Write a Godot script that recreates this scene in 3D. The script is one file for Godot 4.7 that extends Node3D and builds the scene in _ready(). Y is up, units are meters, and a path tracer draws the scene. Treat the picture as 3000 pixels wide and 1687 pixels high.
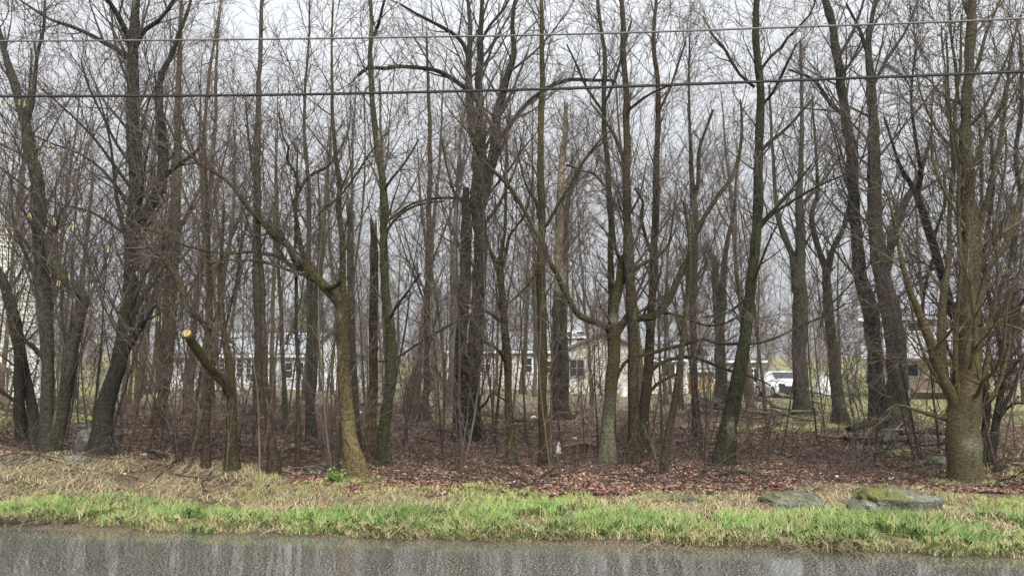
extends Node3D

const FOCAL := 2143.0      # photograph pixels
const HORIZON := 1083.0
const EYE := 1.6
var cam_basis := Basis()
var rng := RandomNumberGenerator.new()
var bumps := FastNoiseLite.new()
var patches := FastNoiseLite.new()
var M := {}
var sprays := []
var used_names := {}

# ------------------------------------------------------------------ mesh helpers
class Shape:
	var v := PackedVector3Array()
	var n := PackedVector3Array()
	var c := PackedColorArray()
	var i := PackedInt32Array()
	func quad(a: Vector3, b: Vector3, cc: Vector3, d: Vector3, col: Color) -> void:
		var nn := (cc - a).cross(b - a).normalized()
		var s := v.size()
		v.append_array([a, b, cc, d]); n.append_array([nn, nn, nn, nn]); c.append_array([col, col, col, col])
		i.append_array([s, s + 1, s + 2, s, s + 2, s + 3])
	func tri(a: Vector3, b: Vector3, cc: Vector3, col: Color) -> void:
		var nn := (cc - a).cross(b - a).normalized()
		var s := v.size()
		v.append_array([a, b, cc]); n.append_array([nn, nn, nn]); c.append_array([col, col, col])
		i.append_array([s, s + 1, s + 2])
	func box(at: Vector3, size: Vector3, col: Color, b := Basis()) -> void:
		var h := size * 0.5
		var p := []
		for k in 8:
			p.append(at + b * Vector3(h.x if k & 1 else -h.x, h.y if k & 2 else -h.y, h.z if k & 4 else -h.z))
		quad(p[4], p[6], p[7], p[5], col); quad(p[1], p[3], p[2], p[0], col)
		quad(p[0], p[2], p[6], p[4], col); quad(p[5], p[7], p[3], p[1], col)
		quad(p[2], p[3], p[7], p[6], col); quad(p[4], p[5], p[1], p[0], col)
	func tube(pts: PackedVector3Array, rad: PackedFloat32Array, sides: int, col: Color, tip := true) -> void:
		var s := v.size()
		var m := pts.size()
		var t := (pts[1] - pts[0]).normalized()
		var u := t.cross(Vector3(0.31, 0.2, 0.93)).normalized()
		for k in m:
			var tt := (pts[mini(k + 1, m - 1)] - pts[maxi(k - 1, 0)]).normalized()
			u = (u - tt * u.dot(tt)).normalized()
			var w := tt.cross(u)
			for q in sides:
				var a := TAU * q / sides
				var d := u * cos(a) + w * sin(a)
				v.append(pts[k] + d * rad[k]); n.append(d); c.append(col)
		for k in m - 1:
			for q in sides:
				var a := s + k * sides + q
				var b := s + k * sides + (q + 1) % sides
				i.append_array([a, a + sides, b, b, a + sides, b + sides])
		if tip:
			var e := s + (m - 1) * sides
			for q in range(1, sides - 1):
				i.append_array([e, e + q + 1, e + q])
	func mesh() -> ArrayMesh:
		var a := []
		a.resize(Mesh.ARRAY_MAX)
		a[Mesh.ARRAY_VERTEX] = v; a[Mesh.ARRAY_NORMAL] = n; a[Mesh.ARRAY_COLOR] = c; a[Mesh.ARRAY_INDEX] = i
		var am := ArrayMesh.new()
		am.add_surface_from_arrays(Mesh.PRIMITIVE_TRIANGLES, a)
		return am

func numbered(s: String) -> String:
	if not used_names.has(s):
		used_names[s] = 0
		return s
	used_names[s] += 1
	return "%s_%03d" % [s, used_names[s]]

func tag(o: Node, label: String, category: String, group := "", kind := "") -> Node:
	if label: o.set_meta("label", label)
	if category: o.set_meta("category", category)
	if group: o.set_meta("group", group)
	if kind: o.set_meta("kind", kind)
	return o

func thing(called: String, label: String, category: String, at := Vector3.ZERO, group := "") -> Node3D:
	var o := Node3D.new()
	o.name = numbered(called)
	add_child(o)
	o.position = at
	tag(o, label, category, group)
	return o

func obj(called: String, s, mat: Material, parent: Node = null, kind := "") -> MeshInstance3D:
	var o := MeshInstance3D.new()
	o.mesh = s.mesh() if s is Shape else s
	o.material_override = mat
	if parent == null:
		o.name = numbered(called)
		add_child(o)
	else:
		o.name = called
		parent.add_child(o, true)
	if kind: o.set_meta("kind", kind)
	return o

func scatter(called: String, mesh: Mesh, mat: Material, where: Array, tints, parent: Node = null) -> MultiMeshInstance3D:
	var mm := MultiMesh.new()
	mm.transform_format = MultiMesh.TRANSFORM_3D
	if tints != null: mm.use_colors = true
	mm.mesh = mesh
	mm.instance_count = where.size()
	for k in where.size():
		mm.set_instance_transform(k, where[k])
		if tints != null: mm.set_instance_color(k, tints[k])
	var o := MultiMeshInstance3D.new()
	o.multimesh = mm
	o.material_override = mat
	if parent == null:
		o.name = numbered(called)
		add_child(o)
	else:
		o.name = called
		parent.add_child(o, true)
	o.set_meta("kind", "stuff")
	return o

func rf(a: float, b: float) -> float:
	return rng.randf_range(a, b)

func ss(a: float, b: float, x: float) -> float:
	var t := clampf((x - a) / (b - a), 0.0, 1.0)
	return t * t * (3.0 - 2.0 * t)

# ------------------------------------------------------------------ the lie of the land
func edge(x: float) -> float:      # how far off the road's edge lies
	return 6.97 - 0.127 * x + 0.05 * bumps.get_noise_1d(x * 6.0)

func ground_y(x: float, d: float) -> float:
	var s := d - edge(x)
	if d < -0.5: return -0.05
	if s < 0.0: return -0.03
	var h := 0.035 * ss(0.0, 0.2, s) + ss(0.2, 2.7, s) * (0.12 + 0.2 * ss(-1.0, -5.0, x))
	h += 0.05 * ss(3.0, 9.0, s) + bumps.get_noise_2d(x * 8.0, d * 8.0) * 0.07 * ss(0.8, 4.0, s)
	h += patches.get_noise_2d(x * 40.0, d * 40.0) * 0.03 * ss(0.3, 1.5, s)
	h -= ss(20.0, 45.0, d) * 0.14
	h += ss(60.0, 200.0, d) * 5.0
	return h

func ray(px: float, py: float) -> Vector3:
	var r := cam_basis * Vector3((px - 1500.0) / FOCAL, (843.5 - py) / FOCAL, -1.0)
	return r / -r.z

func at(px: float, py: float, d: float) -> Vector3:
	return Vector3(0, EYE, 0) + ray(px, py) * d

func on_ground(px: float, py: float) -> Vector3:
	var r := ray(px, py)
	var d := 4.0
	while d < 90.0:
		var p := Vector3(0, EYE, 0) + r * d
		if p.y <= ground_y(p.x, d): return Vector3(p.x, ground_y(p.x, d), p.z)
		d += 0.04
	return Vector3(0, EYE, 0) + r * 90.0

func ground_at(x: float, d: float) -> Vector3:
	return Vector3(x, ground_y(x, d), -d)

# ------------------------------------------------------------------ textures and materials
func noise_tex(seed_: int, freq: float, ramp: Array, octaves := 4, size := 512) -> NoiseTexture2D:
	var nz := FastNoiseLite.new()
	nz.seed = seed_
	nz.noise_type = FastNoiseLite.TYPE_SIMPLEX_SMOOTH
	nz.frequency = freq
	nz.fractal_octaves = octaves
	var t := NoiseTexture2D.new()
	t.width = size; t.height = size; t.seamless = true
	t.noise = nz
	var g := Gradient.new()
	g.offsets = PackedFloat32Array(ramp.map(func(r): return r[0]))
	g.colors = PackedColorArray(ramp.map(func(r): return r[1]))
	t.color_ramp = g
	return t

func grey(v: float) -> Color:
	return Color(v, v, v)

func mat(rough: float, tex: Texture2D = null, scale := Vector3.ONE, height: Texture2D = null, depth := 0.0) -> StandardMaterial3D:
	var m := StandardMaterial3D.new()
	m.vertex_color_use_as_albedo = true
	m.roughness = rough
	if tex:
		m.albedo_texture = tex
	if tex or height:
		m.uv1_triplanar = true
		m.uv1_world_triplanar = true
		m.uv1_scale = scale
	if height:
		m.heightmap_enabled = true
		m.heightmap_texture = height
		m.heightmap_scale = depth
	return m

func make_materials() -> void:
	var bark_t := noise_tex(3, 0.02, [[0.0, grey(0.62)], [0.45, grey(0.86)], [0.6, grey(0.95)], [1.0, Color(1, 1, 0.97)]], 5)
	var bark_h := noise_tex(4, 0.025, [[0.0, grey(0)], [0.45, grey(0.35)], [0.55, grey(0.8)], [1.0, grey(1)]], 7, 1024)
	M.bark = mat(0.8, noise_tex(3, 0.022, [[0.0, grey(0.4)], [0.4, grey(0.75)], [0.6, grey(0.95)], [1.0, Color(1, 1, 0.97)]], 6), Vector3(1.7, 1.3, 1.7), bark_h, 2.2)     # wet smooth bark with cross grain
	M.rough_bark = mat(0.82, noise_tex(13, 0.022, [[0.0, grey(0.35)], [0.4, grey(0.7)], [0.6, grey(0.95)], [1.0, Color(1, 1, 0.97)]], 6), Vector3(2.6, 0.55, 2.6), bark_h, 4.5)
	M.ringed_bark = mat(0.75, noise_tex(14, 0.02, [[0.0, grey(0.45)], [0.4, grey(0.7)], [0.55, grey(0.92)], [1.0, Color(1, 1, 0.97)]], 6), Vector3(1.2, 2.3, 1.2), bark_h, 2.5)
	for q in [M.bark, M.rough_bark]: q.metallic_specular = 0.35
	M.twig = mat(0.6)
	M.wood = mat(0.75, bark_t, Vector3(3, 3, 3), bark_h, 1.5)
	var soil_t := noise_tex(7, 0.035, [[0.0, grey(0.4)], [0.35, grey(0.68)], [0.6, grey(0.9)], [1.0, Color(1, 0.96, 0.9)]], 6, 1024)
	M.ground = mat(0.85, soil_t, Vector3(0.9, 0.9, 0.9), soil_t, 6.0)
	M.blade = mat(0.5)
	M.blade.backlight_enabled = true
	M.blade.backlight = Color(0.35, 0.42, 0.15)
	M.straw = mat(0.75)
	M.leaf = mat(0.5)
	M.rock = mat(0.8, noise_tex(9, 0.03, [[0.0, grey(0.45)], [0.4, grey(0.75)], [0.55, grey(0.9)], [1.0, grey(1.0)]], 6), Vector3(1.6, 1.6, 1.6), soil_t, 5.0)
	M.paint = mat(0.55)
	M.shingle = mat(0.45, noise_tex(15, 0.2, [[0.0, grey(0.7)], [1.0, grey(1.0)]], 3), Vector3(1, 1, 1))
	M.cable = mat(0.75)
	M.plastic = mat(0.35)
	M.glass = StandardMaterial3D.new()
	M.glass.albedo_color = Color(0.16, 0.18, 0.2)
	M.glass.roughness = 0.06
	# wet asphalt
	var r := StandardMaterial3D.new()
	r.albedo_texture = noise_tex(21, 0.1, [[0.0, Color(0.1, 0.097, 0.09)], [0.42, Color(0.19, 0.185, 0.17)], [0.56, Color(0.27, 0.265, 0.245)], [0.66, Color(0.56, 0.55, 0.52)], [1.0, Color(0.85, 0.84, 0.8)]], 3, 1024)
	r.roughness = 1.0
	r.roughness_texture = noise_tex(22, 0.006, [[0.0, grey(0.12)], [0.4, grey(0.2)], [0.6, grey(0.3)], [1.0, grey(0.42)]], 3)
	r.heightmap_enabled = true
	r.heightmap_texture = noise_tex(23, 0.1, [[0.0, grey(0)], [1.0, grey(1)]], 3, 1024)
	r.heightmap_scale = 0.5
	r.clearcoat_enabled = true
	r.clearcoat = 1.0
	r.clearcoat_roughness = 0.05
	r.uv1_triplanar = true
	r.uv1_world_triplanar = true
	r.uv1_scale = Vector3(0.42, 0.42, 0.42)
	M.road = r

# ------------------------------------------------------------------ trees
class Bough:
	var root: Node3D
	var branches := Shape.new()
	var twigs := []
	var tint := Color(0.1, 0.09, 0.07)
	var seen := 0

func curve(raw: Array, kink := 1.0) -> Array:     # smooth a list of [point, radius]
	var pts := PackedVector3Array()
	var rad := PackedFloat32Array()
	var m := raw.size()
	for k in m - 1:
		var p0: Vector3 = raw[maxi(k - 1, 0)][0]
		var p1: Vector3 = raw[k][0]
		var p2: Vector3 = raw[k + 1][0]
		var p3: Vector3 = raw[mini(k + 2, m - 1)][0]
		var steps := clampi(int(p1.distance_to(p2) / 0.16), 2, 7)
		for q in steps:
			var t := float(q) / steps
			var t2 := t * t
			var t3 := t2 * t
			pts.append(0.5 * ((2.0 * p1) + (p2 - p0) * t + (2.0 * p0 - 5.0 * p1 + 4.0 * p2 - p3) * t2 + (3.0 * p1 - p0 - 3.0 * p2 + p3) * t3))
			rad.append(lerpf(raw[k][1], raw[k + 1][1], t))
	pts.append(raw[m - 1][0])
	rad.append(raw[m - 1][1])
	for k in range(1, pts.size()):
		var q := pts[k] * 45.0
		pts[k] += Vector3(bumps.get_noise_3d(q.x, q.y, q.z), 0.6 * bumps.get_noise_3d(q.y, q.z, q.x), bumps.get_noise_3d(q.z, q.x, q.y)) * (0.016 + rad[k] * 0.22) * kink
		rad[k] *= 1.0 + 0.16 * kink * bumps.get_noise_1d(k * 30.0 + q.x)
	return [pts, rad]

func bark_tube(s: Shape, pts: PackedVector3Array, rad: PackedFloat32Array, sides: int, tint: Color, moss: float, lichen: float, base_y := -100.0, cap := Color(0, 0, 0, 0), flare := 1.0, foot := Color(0, 0, 0, 0), lumps := 0.16) -> void:
	var start := s.v.size()
	var m := pts.size()
	var t := (pts[1] - pts[0]).normalized()
	var u := t.cross(Vector3(0.31, 0.12, 0.93)).normalized()
	var moss_c := Color(0.058, 0.064, 0.024)
	var lichen_c := Color(0.3, 0.31, 0.22)
	for k in m:
		var tt := (pts[mini(k + 1, m - 1)] - pts[maxi(k - 1, 0)]).normalized()
		u = (u - tt * u.dot(tt)).normalized()
		var w := tt.cross(u)
		for q in sides:
			var a := TAU * q / sides
			var d := u * cos(a) + w * sin(a)
			var p := pts[k] + d * rad[k]
			var f := 1.0 + 0.13 * bumps.get_noise_3d(p.x * 60.0, p.y * 22.0, p.z * 60.0) + lumps * bumps.get_noise_3d(p.x * 130.0, p.y * 90.0, p.z * 130.0)
			var up := p.y - base_y
			if up < 0.75 and base_y > -50.0:      # root flare with a few buttresses
				var lobe := 0.5 + 0.5 * bumps.get_noise_2d(cos(a) * 38.0 + pts[0].x * 50.0, sin(a) * 38.0) * 2.0
				var e := ss(0.75, 0.0, up)
				f += e * e * (0.15 + 0.75 * maxf(lobe, 0.0)) * flare * 0.6
			s.v.append(pts[k] + d * rad[k] * f)
			s.n.append(d)
			var g := 1.0 + 0.55 * patches.get_noise_3d(p.x * 30.0, p.y * 30.0, p.z * 30.0)
			var col := Color(tint.r * g, tint.g * g, tint.b * g)
			var mo := clampf(moss * (0.5 + 1.4 * patches.get_noise_3d(p.x * 14.0 + 70.0, p.y * 9.0, p.z * 14.0) + 0.35 * (d.x * 0.6 + d.z * 0.5)), 0.0, 0.85)
			col = col.lerp(moss_c * g, mo)
			if foot.a > 0.0 and base_y > -50.0: col = col.lerp(foot * g, ss(1.5, 0.2, up + 0.5 * patches.get_noise_3d(p.x * 25.0, p.y * 12.0, p.z * 25.0)) * 0.8)
			var li := patches.get_noise_3d(p.x * 75.0, p.y * 75.0 + 50.0, p.z * 75.0) - (0.62 - 0.4 * lichen)
			if lichen > 0.0 and li > 0.0: col = col.lerp(lichen_c, clampf(li * 4.0, 0.0, 0.7))
			s.c.append(col)
	for k in m - 1:
		for q in sides:
			var a := start + k * sides + q
			var b := start + k * sides + (q + 1) % sides
			s.i.append_array([a, a + sides, b, b, a + sides, b + sides])
	var e2 := start + (m - 1) * sides
	if cap.a > 0.0:       # a sawn or broken end
		if cap.r < 0.4:      # splintered wood
			pass
			for q in sides:
				var up_ := (pts[m - 1] - pts[m - 2]).normalized() * rad[m - 1] * rf(-0.4, 3.2)
				s.v[e2 + q] += up_
				s.c[e2 + q] = cap
		else:
			for q in sides: s.c[e2 + q] = cap
		var s0 := s.v.size()
		var ax := (pts[m - 1] - pts[m - 2]).normalized()
		s.v.append(pts[m - 1] + ax * rad[m - 1] * 0.15); s.n.append(ax); s.c.append(cap)
		for q in sides:
			s.v.append(s.v[e2 + q]); s.n.append(ax); s.c.append(cap)
		for q in sides:
			s.i.append_array([s0, s0 + 1 + (q + 1) % sides, s0 + 1 + q])
	else:
		for q in range(1, sides - 1):
			s.i.append_array([e2, e2 + q + 1, e2 + q])

func grow(from: Vector3, dir: Vector3, length: float, r0: float, segs: int, wander: float, lift: float) -> Array:
	var pts := PackedVector3Array([from])
	var rad := PackedFloat32Array([r0])
	var d := dir
	var p := from
	for k in segs:
		d = (d + Vector3(rf(-1, 1), rf(-1, 1), rf(-1, 1)) * wander + Vector3.UP * lift).normalized()
		p += d * length / segs
		pts.append(p)
		rad.append(lerpf(r0, r0 * 0.22, float(k + 1) / segs))
	return [pts, rad]

func side_dir(axis: Vector3, angle: float) -> Vector3:
	var q := axis.cross(Vector3(rf(-1, 1), rf(-1, 1), rf(-1, 1))).normalized()
	return (axis * cos(angle) + q * sin(angle)).normalized()

func put_twig(T: Bough, p: Vector3, d: Vector3, size: float) -> void:
	var y := d.normalized()
	var x := y.cross(Vector3(rf(-1, 1), rf(-1, 1), rf(-1, 1))).normalized()
	T.twigs.append(Transform3D(Basis(x * size, y * size, x.cross(y) * size), p))

func leaf_branches(T: Bough, pts: PackedVector3Array, rad: PackedFloat32Array, length: float, style: Dictionary) -> void:
	var m := pts.size()
	var n2 := maxi(2, int(length / float(style.get("gap2", 0.42))))
	for j in n2:
		var t := lerpf(0.18, 1.0, (j + rf(0.1, 0.9)) / n2) * (m - 1)
		var k := mini(int(t), m - 2)
		var p := pts[k].lerp(pts[k + 1], t - k)
		var ax := (pts[k + 1] - pts[k]).normalized()
		var l2 := length * rf(0.22, 0.42) * (1.15 - 0.5 * t / (m - 1)) + 0.12
		var b2 := grow(p, side_dir(ax, rf(0.5, 0.95)), l2, maxf(rad[k] * 0.6, 0.0068), 4, 0.16, float(style.get("lift2", 0.06)))
		T.branches.tube(b2[0], b2[1], 3, T.tint * rf(0.75, 1.1), false)
		var q: PackedVector3Array = b2[0]
		for z in int(style.get("sprays", 1)):
			var kk := 4 - z if z < 2 else rng.randi_range(1, 3)
			kk = clampi(kk, 1, 4)
			put_twig(T, q[kk], side_dir((q[kk] - q[kk - 1]).normalized(), rf(0.0, 0.7)), rf(0.55, 1.05) * float(style.get("twig", 1.0)))
	for z in int(style.get("end", 1)):
		put_twig(T, pts[m - 1 - z], (pts[m - 1] - pts[m - 2]).normalized() + Vector3(rf(-0.4, 0.4), rf(-0.2, 0.4), rf(-0.4, 0.4)), rf(0.7, 1.2) * float(style.get("twig", 1.0)))

func sprout(T: Bough, pts: PackedVector3Array, rad: PackedFloat32Array, low: float, style: Dictionary) -> void:
	# side branches all along a stem above the height low
	var m := pts.size()
	var run := 0.0
	var gap: float = style.get("gap", 0.5)
	var next := rf(0.1, gap)
	var total := 0.0
	for k in m - 1: total += pts[k].distance_to(pts[k + 1])
	var done := 0.0
	for k in m - 1:
		var seg := pts[k].distance_to(pts[k + 1])
		run += seg
		done += seg
		while run > next:
			run -= next
			next = gap * rf(0.5, 1.5)
			var p := pts[k + 1]
			if p.y < low: continue
			var ax := (pts[k + 1] - pts[k]).normalized()
			var size := clampf(rad[k] * 14.0, 0.55, 1.5)
			var length: float = rf(0.5, 1.0) * float(style.get("length", 1.7)) * lerpf(size, 0.6 * size, done / total)
			var dir := side_dir(ax, rf(0.6, 1.2))
			dir = (dir + Vector3(0, float(style.get("rise", 0.25)), 0)).normalized()
			var b := grow(p - dir * rad[k] * 0.3, dir, length, clampf(rad[k] * 0.5, 0.007, 0.010 + length * 0.010), 7, float(style.get("wander", 0.13)), float(style.get("lift", 0.07)))
			T.branches.tube(b[0], b[1], 4, T.tint * rf(0.75, 1.1), false)
			leaf_branches(T, b[0], b[1], length, style)

func finish(T: Bough) -> void:
	if T.branches.v.size():
		obj("branches", T.branches, M.twig, T.root, "stuff")
	var split := [[], []]
	for k in T.twigs.size(): split[k % 2].append(T.twigs[k])
	for h in 2:
		if split[h].size():
			scatter("twigs", sprays[(T.seen + h * 3) % sprays.size()], M.twig, split[h], null, T.root)

func make_spray(k: int) -> ArrayMesh:
	rng.seed = 900 + k
	var s := Shape.new()
	var base := Color(0.07, 0.055, 0.04) if k % 2 else Color(0.064, 0.045, 0.038)
	var bud := Color(0.3, 0.24, 0.17)
	var b := grow(Vector3.ZERO, Vector3.UP, 1.0, 0.0066, 8, 0.16, 0.0)
	s.tube(b[0], b[1], 3, base, false)
	var pts: PackedVector3Array = b[0]
	var flat := Vector3(rf(-1, 1), 0, rf(-1, 1)).normalized()
	for j in 7:
		var t := lerpf(0.9, 7.6, j / 6.0)
		var q := mini(int(t), 7)
		var p := pts[q].lerp(pts[q + 1], t - q)
		var ax := (pts[q + 1] - pts[q]).normalized()
		var side := flat * (1.0 if j % 2 else -1.0) + Vector3(rf(-0.6, 0.6), 0, rf(-0.6, 0.6))
		var d := (ax * rf(0.6, 1.1) + side.normalized() * rf(0.5, 0.9)).normalized()
		var l := rf(0.2, 0.5) * (1.1 - 0.07 * j)
		var b2 := grow(p, d, l, 0.0044, 4, 0.2, 0.03)
		s.tube(b2[0], b2[1], 3, base * rf(0.85, 1.2), false)
		var w: PackedVector3Array = b2[0]
		for z in 2:
			var b3 := grow(w[z * 2 + 1], side_dir((w[z * 2 + 1] - w[z * 2]).normalized(), rf(0.4, 0.8)), l * rf(0.25, 0.5), 0.0032, 2, 0.2, 0.03)
			s.tube(b3[0], b3[1], 3, base * rf(0.9, 1.3), false)
			if rng.randf() < 0.35:
				var e: Vector3 = b3[0][2]
				s.tube(PackedVector3Array([e, e + d * 0.007, e + d * 0.016]), PackedFloat32Array([0.002, 0.0045, 0.001]), 3, bud, false)
	return s.mesh()

func points(text: String, d: float, drift := 0.0) -> Array:
	var out := []
	var parts := text.split(";")
	for k in parts.size():
		var f := parts[k].split_floats(",")
		var dd := d + drift * k / maxf(parts.size() - 1, 1.0)
		out.append([at(f[0], f[1], dd), f[2] * dd / FOCAL * 0.5])
	return out

func tree(called: String, label: String, tint: Color, look: Dictionary, trunk: String, limbs := []) -> Bough:
	var T := Bough.new()
	rng.seed = hash(label)
	T.seen = rng.randi() % 6
	look = look.duplicate()
	look.gap = look.get("gap", 0.5) * 0.72
	look.gap2 = 0.36
	look.sprays = 1 if rng.randf() < 0.5 else 2
	look.end = 1
	var first := trunk.split(";")[0].split_floats(",")
	var base := on_ground(first[0], first[1])
	if look.has("far"): base = ground_at(at(first[0], first[1], look.far).x, look.far)
	var d := -base.z
	T.root = thing(called, label, look.get("category", "tree"), base, look.get("group", ""))
	tint = Color(tint.r * 0.68, tint.g * 0.69, tint.b * 0.6)
	T.tint = Color(tint.r * 0.5 + 0.022, tint.g * 0.5 + 0.017, tint.b * 0.5 + 0.013)
	var raw := points(trunk, d, look.get("lean", 0.0))
	raw[0][0].y = base.y
	raw.push_front([raw[0][0] + Vector3(0, -0.2, 0), raw[0][1]])
	var c := curve(raw)
	for k in c[0].size(): c[0][k] -= base
	var s := Shape.new()
	var bm: Material = M.rough_bark if look.get("rough", false) else (M.ringed_bark if look.get("ringed", false) else M.bark)
	var cap: Color = look.get("cap", Color(0, 0, 0, 0))
	bark_tube(s, c[0], c[1], 14 if raw[1][1] > 0.09 else 10, tint, look.get("moss", 0.2), look.get("lichen", 0.25), 0.0, cap, look.get("flare", 1.0), look.get("foot", Color(0, 0, 0, 0)), look.get("lumps", 0.16))
	obj("trunk", s, bm, T.root)
	if not look.get("bare", false):
		sprout(T, c[0], c[1], look.get("low", 1.6), look)
	for l in limbs:
		var text: String = l
		var lcap := Color(0, 0, 0, 0)
		if text.begins_with("cut "):
			text = text.substr(4)
			lcap = Color(0.47, 0.36, 0.18)
		var bare := text.begins_with("bare ")
		if bare: text = text.substr(5)
		var pale := text.begins_with("pale ")
		if pale: text = text.substr(5)
		var rl := points(text, d, rf(-0.9, 0.5) if lcap.a == 0.0 else -1.1)
		var cl := curve(rl)
		for k in cl[0].size(): cl[0][k] -= base
		var sl := Shape.new()
		bark_tube(sl, cl[0], cl[1], 10 if rl[0][1] > 0.05 else 8, Color(0.46, 0.39, 0.26) if pale else tint, look.get("moss", 0.2), look.get("lichen", 0.25), -100.0, lcap)
		var lo := obj("limb", sl, bm, T.root)
		if pale: lo.set_meta("label", "bare pale upper trunk that has shed its bark")
		if lcap.a > 0.0: lo.set_meta("label", "sawn limb with a fresh yellow end")
		if not bare: sprout(T, cl[0], cl[1], look.get("low", 1.6) * 0.5, look)
	if not look.get("bare", false):
		leaf_branches(T, c[0].slice(-6), c[1].slice(-6), 0.9, look)
	finish(T)
	return T

const DARK := Color(0.075, 0.07, 0.058)
const OLIVE := Color(0.12, 0.098, 0.045)
const TAN := Color(0.2, 0.15, 0.085)
const BROWN := Color(0.115, 0.085, 0.06)
const GREY := Color(0.135, 0.125, 0.105)
const GREEN := Color(0.085, 0.088, 0.05)

func front_trees() -> void:
	# the left end
	tree("bare_tree", "dark two-stemmed leaning tree before the cream house wall, leftmost in view", DARK, {"moss": 0.15, "low": 1.2}, "108,1305,34;92,1190,27;68,1080,28;48,985,32;28,900,29;4,820,27;-40,740,22;-90,640,16",
		["65,1310,44;54,1220,30;52,1150,28;54,1050,26;50,980,24;44,930,18", "40,960,10;85,1010,9;120,1050,7;150,1090,5"])
	tree("bare_tree", "grey tree with tall trunk forking low, before the right edge of the cream house", GREY * 0.8, {"moss": 0.25, "lichen": 0.4, "length": 2.0, "low": 1.4}, "140,1338,56;137,1245,36;137,1150,31;137,1072,30;128,900,38;118,745,38;114,620,39;100,500,34;75,370,30;40,250,24;10,150,18;-10,60,12",
		["150,1325,44;180,1210,38;200,1107,38;214,1003,36;232,905,36;235,875,36;205,835,34;165,785,30;152,730,26;142,690,22;165,650,14;182,610,9",
		"76,370,14;92,300,14;105,180,11;127,80,9;130,0,7", "112,880,9;95,800,10;62,720,9;40,650,7;28,600,5", "140,1080,9;110,1030,9;75,1000,6;20,1030,5"])
	tree("bare_tree", "big dark trunk leaning right beside the pale boulder, forking high under the wires", DARK * 0.95, {"moss": 0.3, "lichen": 0.3, "length": 2.3, "gap": 0.42, "low": 1.2, "sprays": 1}, "297,1342,64;300,1228,48;320,1140,45;347,1038,45;370,920,40;383,745,40;390,676,39;400,572,36;393,486,38;390,400,38;392,300,35;390,233,34;386,155,32;390,78,26;394,0,22;398,-90,16",
		["384,182,18;340,143,16;303,124,15;272,105,13;210,78,11;148,58,9;90,23,7;58,0,6", "384,140,20;370,100,18;345,50,15;315,0,12;290,-40,9", "392,140,16;404,116,16;427,85,14;466,58,12;505,0,10;530,-50,7",
		"402,660,32;425,630,34;452,590,34;470,545,35;478,480,31;474,400,27;468,350,25;462,290,22;470,215,18;500,165,15;517,110,12;545,40,9;560,-10,7",
		"390,620,12;350,560,10;300,500,8;230,450,7;150,420,5;60,380,4", "470,530,14;500,500,14;540,470,12;580,440,9;600,400,7", "385,700,9;330,660,8;260,620,7;180,600,5;90,570,4", "345,1040,20;372,1010,22;398,975,18;415,930,12;430,880,8",
		"390,560,10;330,480,9;270,400,8;200,330,6;120,260,5", "392,500,9;340,420,8;300,340,7;260,260,6;235,180,4"])
	tree("bare_tree", "tan trunk leaning slightly, behind the big dark leaning trunk", TAN * 0.85, {"flare": 0.3, "moss": 0.1, "lichen": 0.2, "low": 2.0}, "458,1252,42;467,1210,37;480,1107,36;490,1003,38;497,900,38;500,840,37;505,745,34;510,640,31;515,560,28;520,450,23;520,300,19;525,150,14;530,0,9", ["505,700,12;540,640,10;580,560,8;610,470,6"])
	tree("bare_tree", "slim dark stem whose broken top arches over to the left", BROWN, {"moss": 0.2, "low": 1.7}, "601,1382,24;606,1245,17;611,1140,15;611,1040,15;605,969,15;582,935,15;549,902,16;540,870,18;518,815,21;490,766,22;459,738,21;428,722,16", ["611,1000,12;613,900,12;612,760,11;607,640,9;600,500,7;598,360,5", "590,945,10;640,980,8;690,1010,6"])
	tree("bare_tree", "pollarded tree with a sawn yellow limb end on its left fork", OLIVE * 0.9, {"moss": 0.4, "low": 1.9, "gap": 0.5}, "680,1388,38;678,1300,28;679,1210,27;678,1150,29;676,1107,24;670,1055,22;660,997,19;652,935,16;645,880,13;640,800,10;650,720,8;655,600,6",
		["cut bare 676,1165,24;660,1128,27;634,1102,28;614,1080,28;587,1045,28;560,1003,27;543,975,25"])
	tree("bare_tree", "straight grey tree with dark flared foot in front of the white house windows", GREY * 0.75, {"moss": 0.15, "low": 2.2}, "760,1222,52;757,1180,33;756,1140,29;759,1003,28;756,883,26;752,710,24;752,538,22;755,400,19;760,200,14;765,0,10")
	tree("bare_tree", "slim brown tree standing close before the flared grey one", BROWN * 0.9, {"moss": 0.2, "low": 2.0}, "800,1392,34;796,1330,25;788,1260,20;780,1175,18;773,1000,16;768,900,15;763,780,13;756,660,11;748,540,9;730,420,7;720,300,5")
	tree("bare_tree", "thin dark upright stem left of the green weed clump", BROWN * 0.8, {"low": 2.0}, "870,1388,16;872,1245,12;870,1070,11;867,900,10;865,760,8;868,600,7;872,440,5", [])
	tree("bare_tree", "pale thin tree before the porch of the white house", GREY * 0.9, {"low": 2.4}, "839,1272,19;835,1180,14;828,1070,12;822,935,11;815,800,9;812,600,7;806,400,5", ["836,1010,8;858,950,7;880,880,6;892,800,4"])
	tree("bare_tree", "twin-stemmed slender grey tree before the white gable", GREY * 0.8, {"moss": 0.3, "low": 2.3}, "914,1302,30;908,1180,23;905,1070,16;906,900,15;905,745,14;903,600,13;897,470,12;890,400,10;895,250,8;905,100,6;908,0,5", ["bare 912,1200,13;920,1130,13;923,1040,12;925,900,11;932,780,9;938,640,7;930,500,5"])
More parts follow.
